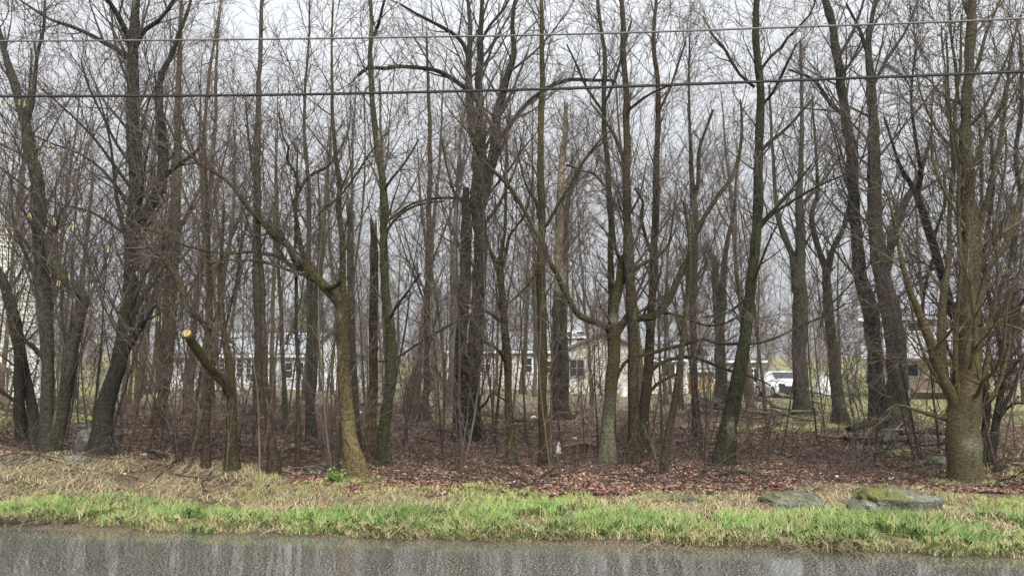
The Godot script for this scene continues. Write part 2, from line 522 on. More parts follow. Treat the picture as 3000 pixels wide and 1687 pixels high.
	# the great crooked one and its neighbours
	tree("bare_tree", "crooked mossy tree with a swollen foot and long limbs sprawling left, above the green weed", OLIVE * 0.95, {"foot": Color(0.27, 0.21, 0.1), "moss": 0.3, "lichen": 0.45, "length": 1.9, "gap": 0.45, "low": 1.9}, "1046,1405,66;1034,1350,50;1021,1280,40;1014,1176,38;1010,1073,38;1007,960,37;1004,890,36;1003,860,24",
		["1005,905,34;976,862,32;948,835,30;921,807,27;893,776,22;862,755,18;852,728,18;831,711,17;797,683,16;762,642,14;725,607,12;690,555,11;656,521,10;587,479,9;535,435,8;510,400,7;480,340,5",
		"924,805,20;893,759,16;879,704,14;869,642,13;866,593,12;879,555,11;893,528,10;921,507,9;955,490,8;985,455,6;1010,400,5", "900,790,16;848,776,14;814,749,12;769,745,10;742,738,9;656,742,8;587,731,7;518,711,6;466,686,6;414,666,5;345,628,4",
		"925,825,12;893,807,10;838,790,9;769,766,8;700,762,7;640,765,6;580,790,4", "bare 945,836,15;965,842,16;980,838,15;992,828,13", "1005,880,15;1003,814,16;1004,710,16;993,607,16;993,555,14;986,486,13;976,400,11;972,200,8;975,0,5",
		"879,560,8;860,500,8;842,470,8;846,430,7;830,400,6;815,330,5", "925,640,5;950,610,6;1000,570,6;1050,500,6;1090,440,5;1130,390,4"])
	tree("tree_snag", "slender dead stem with a snapped top, right behind the crooked mossy tree", GREY * 0.85, {"moss": 0.2, "bare": true, "cap": Color(0.2, 0.16, 0.1), "category": "dead tree"}, "1050,1338,18;1045,1245,17;1035,1073,18;1031,900,18;1028,814,17;1024,710,17;1023,640,15;1022,597,13")
	tree("tree_snag", "stout dead trunk snapped off at mid height, joined at the foot to its mossy neighbour", BROWN * 1.2, {"foot": Color(0.25, 0.19, 0.1), "moss": 0.15, "rough": true, "bare": true, "cap": Color(0.25, 0.16, 0.08), "category": "dead tree"}, "1088,1350,50;1089,1300,34;1090,1245,28;1093,1107,27;1094,980,26;1096,850,24;1093,745,24;1092,700,22;1092,664,20")
	tree("bare_tree", "green mossy trunk with a dark hollow foot beside the snapped dead trunk", GREEN, {"moss": 0.8, "lichen": 0.3, "length": 1.8, "low": 2.0}, "1119,1368,48;1121,1310,34;1135,1176,30;1145,1050,31;1138,935,30;1127,849,25;1124,710,23;1124,607,22;1118,504,21;1105,440,20;1097,360,17;1091,291,16;1089,233,18;1084,155,14;1088,78,13;1085,0,11;1085,-80,8",
		["1091,110,10;1100,90,10;1112,58,9;1128,0,8", "1120,560,9;1150,520,8;1190,470,7;1225,410,5", "1128,690,9;1150,650,9;1190,615,8;1240,596,6;1300,590,5", "1138,940,9;1160,900,8;1200,850,7;1230,800,5"])
	tree("bare_tree", "straight slender trunk with dark flared foot in open litter, left of the double trunk", BROWN * 0.85, {"moss": 0.15, "low": 2.3}, "1245,1238,38;1246,1176,20;1250,1073,18;1252,980,17;1252,883,17;1253,745,18;1256,642,16;1259,538,15;1259,400,13;1255,272,10;1252,155,8;1250,95,5")
	tree("tree_stump", "rotten orange-brown stump with a ragged top, behind the litter in the middle", Color(0.2, 0.12, 0.07), {"moss": 0.1, "rough": true, "bare": true, "cap": Color(0.25, 0.14, 0.07), "category": "tree stump"}, "1203,1216,50;1205,1180,40;1209,1140,36;1212,1112,31;1215,1085,13")
	tree("bare_tree", "big double-trunked dark tree at the centre, broad flared foot and long level limbs", DARK, {"moss": 0.3, "lichen": 0.3, "length": 2.6, "gap": 0.5, "low": 2.6, "rough": true}, "1385,1292,62;1381,1176,47;1388,1038,43;1400,930,42;1404,883,41;1408,745,40;1406,659,42;1399,590,44;1400,504,42;1396,430,38;1384,388,30;1377,310,26;1373,233,22;1373,160,19;1376,80,14;1370,0,10",
		["bare 1347,1290,58;1349,1176,42;1350,1040,35;1356,930,31;1360,883,32;1366,745,33;1367,642,31;1367,590,28;1365,548,20", "1400,470,28;1402,400,27;1404,350,26;1404,272,24;1400,233,22;1408,175,22;1405,116,18;1411,40,14;1415,-50,9",
		"1402,610,34;1425,558,32;1435,504,32;1447,440,32;1454,350,30;1470,291,26;1489,214,22;1505,155,18;1501,78,14;1509,0,11;1512,-60,8", "1366,582,10;1287,580,8;1218,593,7;1183,611,6;1138,648,5",
		"1378,268,16;1322,229,14;1287,210,13;1252,202,12;1167,194,12;1128,200,12;1078,198,11;1047,220,10", "1460,412,15;1505,350,13;1543,303,12;1582,272,12;1621,248,12;1675,233,11;1738,235,10;1796,235,8",
		"1373,170,16;1355,130,14;1322,95,12;1270,65,10;1220,40,8;1170,10,6", "1405,130,10;1440,70,9;1480,20,8;1500,-40,6", "1388,1210,12;1425,1180,7;1445,1150,6;1500,1190,4", "1362,600,9;1330,560,8;1310,490,7;1290,400,6", "1400,920,10;1360,930,8;1300,960,7;1250,990,6;1190,1030,6;1140,1060,6;1080,1050,4"])
	tree("bare_tree", "slim olive tree forking into three above head height, right of the double trunk", OLIVE * 0.8, {"moss": 0.45, "low": 1.9}, "1497,1365,34;1497,1290,25;1490,1210,22;1487,1073,23;1480,960,22;1476,883,20;1466,800,18;1468,745,13;1480,680,10;1483,570,8;1484,450,7;1490,350,5",
		["1464,810,12;1440,745,11;1428,700,10;1412,620,8;1395,540,5", "1470,790,10;1485,740,10;1494,690,9;1530,640,7;1545,600,5;1560,520,4", "1478,955,13;1462,935,12;1421,907,10;1385,890,7;1340,880,5", "1487,1095,9;1475,1050,9;1455,1020,8;1420,1000,6"])
	tree("bare_tree", "straight olive-brown trunk with one root spreading right, beside the white plastic bag", OLIVE * 1.15, {"moss": 0.25, "low": 2.1, "length": 1.8}, "1604,1368,48;1596,1290,29;1590,1210,26;1588,1038,26;1587,883,26;1587,676,24;1586,538,22;1586,400,20;1588,250,17;1588,130,15;1586,0,12;1585,-80,9",
		["1596,665,11;1612,640,10;1640,590,9;1662,560,8;1700,490,7;1740,430,6;1790,380,5", "1576,640,9;1570,590,9;1545,550,8;1525,480,6;1510,400,4", "1580,780,10;1550,830,8;1510,870,7;1475,900,5"])
	tree("tree_snag", "thick dark dead trunk with its upper bark peeled pale", Color(0.1, 0.09, 0.07), {"moss": 0.2, "low": 4.4, "rough": true, "category": "dead tree"}, "1643,1228,62;1638,1190,46;1635,1073,44;1636,935,33;1637,850,30", ["bare 1648,1215,34;1652,1130,30;1655,1030,22;1652,930,18;1650,860,14", "pale 1637,880,30;1638,800,29;1638,710,28;1642,572,24;1648,470,20;1655,400,17;1660,300,13", "1646,830,12;1655,690,12;1665,590,14;1690,510,13;1712,470,10;1750,430,8;1790,400,6"])
	tree("bare_tree", "tall thin dark stem just left behind the wide-forked tree", GREEN * 0.8, {"moss": 0.5, "low": 2.3}, "1795,1330,22;1793,1100,19;1791,900,18;1790,676,18;1783,555,18;1776,430,16;1769,310,15;1772,175,14;1757,50,11;1750,-30,8", ["1783,560,8;1740,510,8;1710,500,7;1660,480,5", "1768,330,9;1720,260,8;1690,190,7;1660,130,5", "1768,310,10;1795,250,9;1820,170,8;1850,60,6"])
	tree("bare_tree", "wide-forked tree with lichen-pale foot and two big arms curving out, right of centre", OLIVE * 0.9, {"foot": Color(0.25, 0.25, 0.17), "moss": 0.35, "lichen": 0.6, "length": 1.9, "gap": 0.45, "low": 1.8, "rise": 0.4}, "1776,1362,48;1783,1245,35;1793,1140,34;1797,1040,36;1797,975,38;1799,940,30;1806,890,27;1815,849,28;1823,790,25;1821,748,14",
		["1790,975,22;1775,957,20;1745,945,18;1700,928,18;1676,895,17;1655,850,16;1630,800,15;1607,762,14;1590,715,14;1566,669,13;1520,590,13;1486,538,13;1446,500,12;1404,458,11;1396,427,9;1385,380,7",
		"1805,985,24;1815,962,24;1838,938,22;1883,933,22;1918,928,22;1940,912,20;1960,880,20;1987,814,19;2021,745,17;2038,693,16;2066,635,15;2107,572,14;2142,528,13;2159,486,12;2170,417,10;2172,340,8;2168,290,5",
		"1818,838,14;1838,815,14;1855,797,13;1883,773,12;1935,745,10;1962,710,8;1969,660,6;1985,560,5", "1808,1110,10;1828,1066,11;1862,1045,11;1900,1038,11;1950,1022,11;1987,1014,11;2056,993,11;2090,1003,9;2130,1007,9;2200,1007,8;2269,993,7;2338,959,6;2420,924,5;2480,890,4",
		"1940,918,9;1985,920,9;2030,940,8;2080,955,7;2130,945,6;2190,915,5", "1825,770,8;1805,730,8;1800,670,7;1785,600,5"])
	tree("bare_tree", "left stem of the close pair of straight trunks right of the wide-forked tree", BROWN * 0.9, {"moss": 0.3, "low": 2.2, "length": 1.8}, "1852,1364,50;1856,1290,34;1858,1210,30;1854,1073,30;1852,900,28;1845,800,27;1838,642,25;1835,400,22;1834,272,20;1827,136,17;1823,0,14;1822,-70,10", ["1835,480,12;1815,440,11;1800,400,10;1770,350,8;1730,300,6", "1836,330,9;1870,300,8;1915,270,6;1960,250,5"])
	tree("bare_tree", "right stem of the close pair of straight trunks, bearing a low branch to the right", BROWN * 0.85, {"moss": 0.35, "low": 2.0, "length": 1.8}, "1886,1352,38;1883,1245,30;1890,1176,28;1900,1073,27;1907,970,27;1912,883,24;1918,745,22;1921,607,21;1925,470,18;1931,350,16;1928,233,14;1916,116,12;1924,0,10;1926,-70,7",
		["1900,1100,11;1911,1086,12;1938,1062,11;1987,1048,10;2038,1048,10;2107,1073,9;2159,1090,8;2210,1106,6;2260,1130,4", "1918,760,11;1895,700,10;1880,640,9;1885,590,8;1860,550,6", "1930,330,9;1960,270,8;1985,200,7;2010,120,5", "1895,1160,9;1920,1130,10;1950,1110,9;1985,1095,7"])
	tree("bare_tree", "thin dark stem leaning right, between the close pair and the greenish leaning trunk", BROWN * 0.8, {"moss": 0.3, "low": 2.0}, "1942,1386,24;1966,1245,20;1987,1124,18;2000,986,16;2014,900,15;2022,800,13;2020,700,11;2008,600,9;2000,590,7", ["2000,1000,8;1985,940,7;1978,870,6"])
	tree("bare_tree", "upright dark trunk with crossing fork behind the arm of the wide-forked tree", DARK, {"moss": 0.3, "low": 2.5}, "2042,1285,28;2038,1160,19;2033,1000,18;2032,883,20;2035,745,21;2035,607,20;2027,504,14;2021,400,10;2020,250,7;2022,100,5", ["2036,600,12;2045,530,12;2050,440,11;2062,400,9;2090,320,7", "2034,830,9;2060,800,8;2075,770,6"])
	tree("tree_snag", "hooked dead trunk close left behind the greenish leaning trunk", DARK * 1.2, {"moss": 0.2, "low": 3.4, "gap": 0.7, "category": "dead tree"}, "2111,1202,38;2111,1073,32;2108,960,28;2098,883,21;2097,800,17;2092,755,14;2075,738,10;2055,735,6", ["2112,960,20;2118,883,21;2123,780,17;2135,690,12;2150,625,10;2160,500,6"])
	tree("bare_tree", "greenish leaning trunk with a splayed dark foot, right of centre", GREEN * 0.95, {"moss": 0.75, "lichen": 0.35, "length": 2.1, "gap": 0.48, "low": 2.0, "rough": true}, "2116,1362,76;2124,1320,55;2138,1245,45;2166,1107,40;2183,1003,36;2196,900,33;2206,800,30;2217,710,31;2224,572,31;2224,469,27;2224,390,25;2228,272,24;2221,175,22;2217,97,21;2217,0,17;2217,-80,13",
		["2228,665,15;2250,632,12;2283,597,10;2328,545,8;2380,480,6", "2228,668,13;2262,628,11;2303,600,9;2355,566,7;2421,534,6;2480,510,4", "2230,205,11;2260,165,10;2290,140,9;2310,110,8;2372,46,6;2390,0,5", "2236,305,10;2265,270,9;2287,229,8;2307,186,7;2334,132,5",
		"2212,255,10;2167,217,9;2128,148,8;2090,105,6;2060,50,4", "2205,870,11;2180,880,10;2150,905,8;2110,920,6;2060,930,4", "2226,450,12;2250,420,11;2290,390,10;2330,350,8;2380,290,6"])
	# the right end
	tree("bare_tree", "grey tree with a broad flared foot and two upright stems, left of the lawn", GREY * 0.8, {"moss": 0.25, "low": 3.0, "length": 2.4}, "2356,1218,62;2348,1170,46;2345,1073,42;2346,900,43;2343,830,42;2345,745,30;2345,690,28;2342,572,22;2348,480,16;2350,300,11;2345,120,7", ["2334,830,22;2325,760,19;2300,693,18;2279,624,14;2272,538,12;2262,400,9;2255,250,6", "2350,600,12;2385,560,10;2420,520,8;2460,460,6"])
	tree("bare_tree", "grey Y-forked tree on the lawn's edge before the white car", GREY * 0.75, {"moss": 0.25, "low": 3.0, "length": 2.2}, "2462,1240,46;2456,1180,34;2448,1080,32;2438,1000,30;2428,900,27;2421,780,24", ["2424,800,20;2393,710,17;2379,624,14;2398,560,11;2390,430,8;2380,280,5", "2424,800,20;2441,728,17;2476,659,14;2486,607,12;2500,500,9;2520,380,6"])
	tree("bare_tree", "left of two thick dark trunks behind the log pile, tall and nearly straight", DARK * 0.95, {"moss": 0.4, "lichen": 0.5, "low": 2.8, "length": 2.6, "rough": true}, "2582,1250,66;2571,1176,47;2566,1073,42;2553,930,44;2531,850,40;2514,740,34;2504,572,32;2496,440,34;2481,369,30;2470,272,27;2458,194,26;2439,78,24;2419,0,22;2405,-70,17", ["2480,340,14;2440,310,12;2400,250,10;2370,225,8;2310,203,7", "2455,180,12;2490,110,11;2520,40,9;2540,-30,7"])
	tree("bare_tree", "right of two thick dark trunks behind the log pile, leaning and pale-lichened above", GREY * 0.75, {"moss": 0.3, "lichen": 0.6, "low": 2.6, "length": 2.6, "rough": true}, "2622,1260,80;2630,1176,60;2632,1080,58;2622,960,54;2598,850,48;2574,745,44;2566,640,41;2564,540,38;2562,430,35;2560,330,31;2553,240,26;2545,150,20;2555,60,14;2575,-40,9", ["2600,790,24;2616,700,24;2645,615,22;2670,560,20;2700,500,14;2730,400,9", "2560,250,12;2590,190,11;2630,130,10;2660,80,7;2690,0,5", "2553,210,12;2535,130,12;2510,70,9;2480,10,6"])
	tree("bare_tree", "golden-barked stout tree at the right with a swollen collar and many upright stems", Color(0.27, 0.21, 0.1), {"ringed": true, "flare": 0.35, "moss": 0.55, "lichen": 0.35, "length": 2.0, "gap": 0.62, "low": 1.0, "rise": 0.15, "wander": 0.24, "lumps": 0.3, "sprays": 1}, "2824,1418,88;2824,1360,84;2823,1300,84;2825,1250,84;2828,1205,94;2832,1140,76;2838,1040,64;2842,930,58;2842,815,54;2842,700,48;2838,560,38;2830,466,34;2832,350,29;2838,230,28;2845,116,29;2850,0,26;2852,-80,19",
		["2800,1205,30;2784,1150,30;2762,1110,28;2738,1038,26;2711,952,24;2690,900,22;2660,830,16;2640,750,12;2625,660,9;2600,560,6", "2790,1170,26;2768,1110,25;2759,1003,24;2766,900,22;2772,830,18;2783,745,15;2783,642,13;2793,500,12;2788,380,10;2780,250,7;2775,100,5",
		"2858,720,20;2870,655,18;2890,607,17;2905,540,15;2918,486,14;2935,400,12;2950,300,9;2960,180,7;2985,60,5", "2858,900,20;2880,850,20;2905,775,18;2942,728,18;2976,642,16;2994,572,14;3020,500,12", "2846,500,14;2866,455,14;2904,369,12;2939,310,11;2951,252,10;2990,206,8;3030,150,6",
		"2812,1222,28;2785,1222,22;2752,1221,16;2718,1211,12;2666,1193,9;2631,1186,7;2597,1204,5", "2840,250,10;2870,180,10;2890,100,9;2930,0,7", "2836,330,11;2810,290,10;2800,200,9;2790,90,7;2785,-20,5", "2836,470,10;2800,440,9;2760,400,8;2720,330,6;2690,250,5", "2830,380,10;2880,330,9;2940,200,8;2990,60,6", "2820,480,12;2800,420,12;2803,300,10;2815,180,8;2820,40,6", "2815,1190,18;2800,1080,15;2805,940,13;2815,800,11;2808,650,9;2815,480,7", "2850,1180,20;2868,1060,17;2872,940,15;2862,820,13;2872,680,11;2880,520,9;2872,360,7", "2860,1170,14;2895,1050,12;2905,930,11;2925,800,10;2920,660,8;2945,500,7;2950,380,5", "2795,1200,12;2760,1130,10;2720,1060,9;2690,980,7;2670,880,6", "2846,1215,16;2890,1190,13;2930,1120,11;2960,1010,9;2955,900,8;2980,780,6", "2822,760,11;2808,640,10;2812,520,9;2790,400,8;2770,240,6;2762,80,5"])
	tree("bare_tree", "dark sinuous stem slanting left across the golden-barked tree", DARK * 0.9, {"moss": 0.35, "low": 2.0, "length": 1.7, "gap": 0.45}, "2872,1372,24;2884,1290,20;2892,1193,21;2876,1130,23;2856,1080,25;2838,1021,26;2814,969,26;2787,900,24;2760,800,22;2733,700,24;2705,617,22;2686,560,17;2649,504,12;2614,417,8;2590,340,6",
		["2690,570,13;2700,520,12;2690,450,11;2680,380,9;2670,260,7;2690,120,5", "2735,710,10;2752,660,9;2770,600,8;2765,500,6", "2846,1060,13;2812,1070,10;2780,1020,9;2768,960,7", "2735,760,10;2715,830,8;2700,930,7"])
	tree("bare_tree", "tangled dark multi-stemmed tree at the right edge of the view", DARK * 0.85, {"moss": 0.25, "low": 0.9, "length": 1.5, "gap": 0.24}, "2906,1368,26;2918,1240,19;2938,1120,17;2932,1010,15;2915,920,14;2895,850,13;2884,760,11;2898,640,10;2910,520,8;2905,380,6",
		["2938,1120,11;2962,1000,11;2985,910,10;3020,850,8", "2930,1140,10;2960,1090,9;3000,1040,8;3040,1010,6", "2920,930,10;2955,880,9;2990,850,9;3030,840,7", "2912,900,9;2950,800,10;2975,700,11;2990,600,13;2985,520,13;2978,440,12;2995,300,11;2990,100,7", "2915,1250,9;2950,1200,8;2985,1180,7;3030,1190,5", "2895,1360,12;2930,1220,11;2975,1130,10;3000,1060,8;3040,960,6"])

func overcast() -> ImageTexture:
	# the standard overcast sky: three times as bright overhead as at the horizon, with faint cloud structure
	var im := Image.create_empty(512, 256, false, Image.FORMAT_RGBF)
	var nz := FastNoiseLite.new()
	nz.seed = 31; nz.frequency = 1.3; nz.fractal_octaves = 4
	for y in 256:
		var el := PI * (0.5 - (y + 0.5) / 256.0)
		for x in 512:
			var az := TAU * x / 512.0
			var d := Vector3(cos(el) * cos(az), sin(el), cos(el) * sin(az))
			var l := 0.124 * (1.0 + 2.0 * maxf(d.y, 0.0)) * (1.0 + 0.07 * nz.get_noise_3d(d.x * 2.0, d.y * 5.0, d.z * 2.0))
			im.set_pixel(x, y, Color(l * 0.97, l * 1.0, l * 1.05))
	return ImageTexture.create_from_image(im)

func _ready() -> void:
	rng.seed = 11
	bumps.seed = 5; bumps.frequency = 0.02; bumps.fractal_octaves = 3
	patches.seed = 8; patches.frequency = 0.035; patches.fractal_octaves = 3
	# ---- camera, sky, light
	var cam := Camera3D.new()
	cam.name = "camera"
	cam.position = Vector3(0, EYE, 0)
	cam.rotation.x = atan((HORIZON - 843.5) / FOCAL)
	cam.fov = rad_to_deg(2.0 * atan(843.5 / FOCAL))
	cam.near = 0.1
	cam.far = 700.0
	add_child(cam)
	cam_basis = cam.basis
	var env := Environment.new()
	env.background_mode = Environment.BG_SKY
	env.tonemap_mode = Environment.TONE_MAPPER_LINEAR
	env.tonemap_exposure = 4.3
	env.sdfgi_enabled = true; env.ssao_enabled = true; env.ssil_enabled = true
	var sky := Sky.new()
	var sm := PanoramaSkyMaterial.new()
	sm.panorama = overcast()
	sky.sky_material = sm
	env.sky = sky
	env.fog_enabled = true
	env.fog_density = 0.0004
	env.fog_light_color = Color(0.86, 0.88, 0.93)
	var we := WorldEnvironment.new()
	we.name = "world"
	we.environment = env
	add_child(we)
	var sun := DirectionalLight3D.new()
	sun.name = "overcast_sun"
	sun.light_energy = 0.5
	sun.light_color = Color(1.0, 0.98, 0.95)
	sun.light_angular_distance = 45.0
	sun.shadow_enabled = true
	sun.rotation_degrees = Vector3(-46, 18, 0)
	add_child(sun)

	make_materials()
	for k in 6: sprays.append(make_spray(k))
	build_ground()
	build_houses()
	far_woods()
	front_trees()
	background_trees()
	saplings()
	verge()
	floor_litter()
	stones_and_logs()
	brush_heap()
	small_things()
	wires()
	tell_apart()

# ------------------------------------------------------------------ ground and road
func lawn_share(x: float, d: float) -> float:
	var a := x / d
	var r := ss(0.34, 0.42, a + 0.05 * bumps.get_noise_2d(x * 6.0, d * 6.0)) * ss(15.0, 18.5, d - 1.5 * ss(0.6, 0.7, a))
	var l := ss(-0.52, -0.58, a) * ss(14.5, 17.0, d)
	var c := ss(33.0, 36.0, d) * 0.4
	return clampf(maxf(maxf(r, l), c), 0.0, 1.0)

func ground_tint(x: float, d: float) -> Color:
	var s := d - edge(x)
	var g := 0.5 + 0.9 * patches.get_noise_2d(x * 30.0, d * 30.0)
	var mud := Color(0.2, 0.155, 0.105)
	var turf := Color(0.17, 0.2, 0.06).lerp(Color(0.22, 0.16, 0.095), clampf(g * 0.6 + 0.9 * ss(1.0, 1.5, s), 0, 1))
	var litter := Color(0.25, 0.145, 0.1).lerp(Color(0.3, 0.215, 0.155), clampf(g, 0, 1))
	var brush := Color(0.29, 0.235, 0.16)
	var lawn := Color(0.26, 0.3, 0.09).lerp(Color(0.38, 0.36, 0.16), clampf(g, 0, 1))
	var c := mud.lerp(turf, ss(0.15, 0.45, s + 0.15 * bumps.get_noise_1d(x * 20.0)))
	c = c.lerp(litter, ss(2.1, 3.0, s + 0.8 * bumps.get_noise_2d(x * 12.0, d * 12.0) - 0.4 * ss(-1.0, -5.0, x)))
	c = c.lerp(brush, ss(16.0, 24.0, d))
	c = c.lerp(Color(0.15, 0.16, 0.05), ss(0.3, 0.55, bumps.get_noise_2d(x * 7.0 + 90.0, d * 7.0)) * ss(3.0, 6.0, s) * 0.7)
	return c.lerp(lawn, lawn_share(x, d))

func build_ground() -> void:
	var xs := []
	var x := -160.0
	while x < 160.0:
		xs.append(x)
		x += 0.13 if absf(x) < 11.0 else (0.5 if absf(x) < 40.0 else 6.0)
	var rows := [-0.4, -0.15]
	var s := -0.05
	while s < 290.0:
		rows.append(s)
		s += 0.05 if s < 0.6 else (0.11 if s < 8.0 else (0.3 if s < 25.0 else (1.2 if s < 60.0 else 12.0)))
	var g := Shape.new()
	for r in rows:
		for xx in xs:
			var d: float = maxf(edge(xx), -0.4) + r
			var e := 0.05
			var y := ground_y(xx, d)
			g.v.append(Vector3(xx, y, -d))
			g.n.append(Vector3(-(ground_y(xx + e, d) - y) / e, 1.0, (ground_y(xx, d + e) - y) / e).normalized())
			g.c.append(ground_tint(xx, d))
	var w := xs.size()
	for r in rows.size() - 1:
		for q in w - 1:
			var a := r * w + q
			g.i.append_array([a, a + w, a + 1, a + 1, a + w, a + w + 1])
	tag(obj("ground", g, M.ground), "", "", "", "structure")
	var road := Shape.new()
	var k := 0
	for xx in xs:
		var e2: float = maxf(edge(xx), -0.4) + 0.03 * bumps.get_noise_1d(xx * 40.0)
		for z in [e2, e2 * 0.5 - 0.6, -1.4]:
			road.v.append(Vector3(xx, 0.0, -z)); road.n.append(Vector3.UP); road.c.append(Color.WHITE)
		if k > 0:
			for q in 2:
				var a := (k - 1) * 3 + q
				road.i.append_array([a, a + 3, a + 1, a + 1, a + 3, a + 4])
		k += 1
	tag(obj("road", road, M.road), "", "", "", "structure")
	var back := Shape.new()
	back.quad(Vector3(-160, -0.02, 1.3), Vector3(160, -0.02, 1.3), Vector3(160, 0.1, 90), Vector3(-160, 0.1, 90), Color(0.13, 0.14, 0.06))
	tag(obj("verge", back, M.ground), "", "", "", "structure")

# ------------------------------------------------------------------ houses
func paint(c: Color, rough := 0.55) -> StandardMaterial3D:
	var m := StandardMaterial3D.new()
	m.albedo_color = c.linear_to_srgb()
	m.roughness = rough
	return m

func window_at(h: Node3D, p: Vector3, w: float, ht: float, cols: int, rows: int, white: Material, dark := false) -> void:
	var f := Shape.new()
	var t := 0.08
	f.box(Vector3(0, ht / 2 + t / 2, 0), Vector3(w + 2 * t, t, 0.09), Color.WHITE)
	f.box(Vector3(0, -ht / 2 - t / 2, 0.01), Vector3(w + 2 * t + 0.06, t, 0.12), Color.WHITE)
	for q in [-1, 1]: f.box(Vector3(q * (w / 2 + t / 2), 0, 0.001), Vector3(t, ht, 0.085), Color.WHITE)
	var o := obj("window", f, white, h)
	o.position = p
	var b := BoxMesh.new()
	b.size = Vector3(w, ht, 0.03)
	obj("pane", b, M.glass if not dark else paint(Color(0.03, 0.03, 0.035), 0.3), o)
	for k in range(1, cols):
		var m := BoxMesh.new(); m.size = Vector3(0.035, ht, 0.05)
		obj("sash_bar", m, white, o).position = Vector3(-w / 2 + w * k / cols, 0, 0.0)
	for k in range(1, rows):
		var m := BoxMesh.new(); m.size = Vector3(w, 0.035, 0.046)
		obj("sash_bar", m, white, o).position = Vector3(0, -ht / 2 + ht * k / rows, 0.0)

func gabled(called: String, label: String, p: Vector3, yaw: float, W: float, L: float, H: float, rise: float, front_gable: bool, wall_c: Color, roof_c: Color, pitch: float, each_board := false, category := "house") -> Node3D:
	var h := thing(called, label, category, p)
	h.rotation_degrees.y = yaw
	var wm := paint(wall_c)
	var trim := paint(Color(0.72, 0.72, 0.7))
	var s := Shape.new()
	var z := L / 2
	s.box(Vector3(0, H / 2 - 0.3, -z), Vector3(W, H + 0.6, L), Color.WHITE)
	if front_gable:
		s.tri(Vector3(-W / 2, H, 0), Vector3(0, H + rise, 0), Vector3(W / 2, H, 0), Color.WHITE)
		s.tri(Vector3(W / 2, H, -L), Vector3(0, H + rise, -L), Vector3(-W / 2, H, -L), Color.WHITE)
	else:
		s.tri(Vector3(W / 2, H, 0), Vector3(W / 2, H + rise, -z), Vector3(W / 2, H, -L), Color.WHITE)
		s.tri(Vector3(-W / 2, H, -L), Vector3(-W / 2, H + rise, -z), Vector3(-W / 2, H, 0), Color.WHITE)
	obj("wall", s, wm, h)
	# lapped boards on the front
	var top := H + (rise if front_gable else 0.0)
	var joined := Shape.new()
	var k := 0
	var y := 0.0
	var bm := BoxMesh.new()
	bm.size = Vector3(1, pitch * 1.08, 0.022)
	var lean := Basis(Vector3.RIGHT, -0.16)
	var two := [wm, paint(wall_c * 0.96)]
	while y + pitch < top:
		var w := W + 0.02
		if y + pitch > H: w = W * (1.0 - (y + pitch - H) / rise)
		if w > 0.3:
			if each_board:
				var o := obj("siding_board", bm, two[k % 2], h)
				o.basis = lean * Basis.from_scale(Vector3(w, 1, 1))
				o.position = Vector3(0, y + pitch / 2, 0.014)
			else:
				joined.box(Vector3(0, y + pitch / 2, 0.014), Vector3(w, pitch * 1.08, 0.022), Color.WHITE, lean)
		k += 1
		y += pitch
	if joined.v.size(): obj("siding", joined, wm, h, "stuff")
	var r := Shape.new()
	var over := 0.35
	if front_gable:
		var run := W / 2 + over
		var ln := sqrt(run * run + pow(rise * run / (W / 2), 2))
		var a := atan2(rise, W / 2)
		for q in [-1.0, 1.0]:
			r.box(Vector3(q * run / 2, H + rise - rise * run / W + 0.09, -z), Vector3(ln, 0.14, L + 2 * over), Color.WHITE, Basis(Vector3.BACK, -q * a))
	else:
		var run := z + over
		var ln := sqrt(run * run + pow(rise * run / z, 2))
		var a := atan2(rise, z)
		for q in [-1.0, 1.0]:
			r.box(Vector3(0, H + rise - rise * run / L + 0.09, -z + q * run / 2), Vector3(W + 2 * over, 0.14, ln), Color.WHITE, Basis(Vector3.RIGHT, q * a))
		var f := Shape.new()
		f.box(Vector3(0, H - 0.05 - rise * over / z, over + 0.03), Vector3(W + 2 * over, 0.18, 0.04), Color.WHITE)
		obj("fascia", f, trim, h)
	var rm: StandardMaterial3D = M.shingle.duplicate()
	rm.albedo_color = roof_c.linear_to_srgb()
	obj("roof", r, rm, h)
	for q in [-1, 1]:
		var cb := BoxMesh.new(); cb.size = Vector3(0.12, H, 0.08)
		obj("corner_board", cb, trim, h).position = Vector3(q * (W / 2 - 0.03), H / 2, 0.03)
	return h

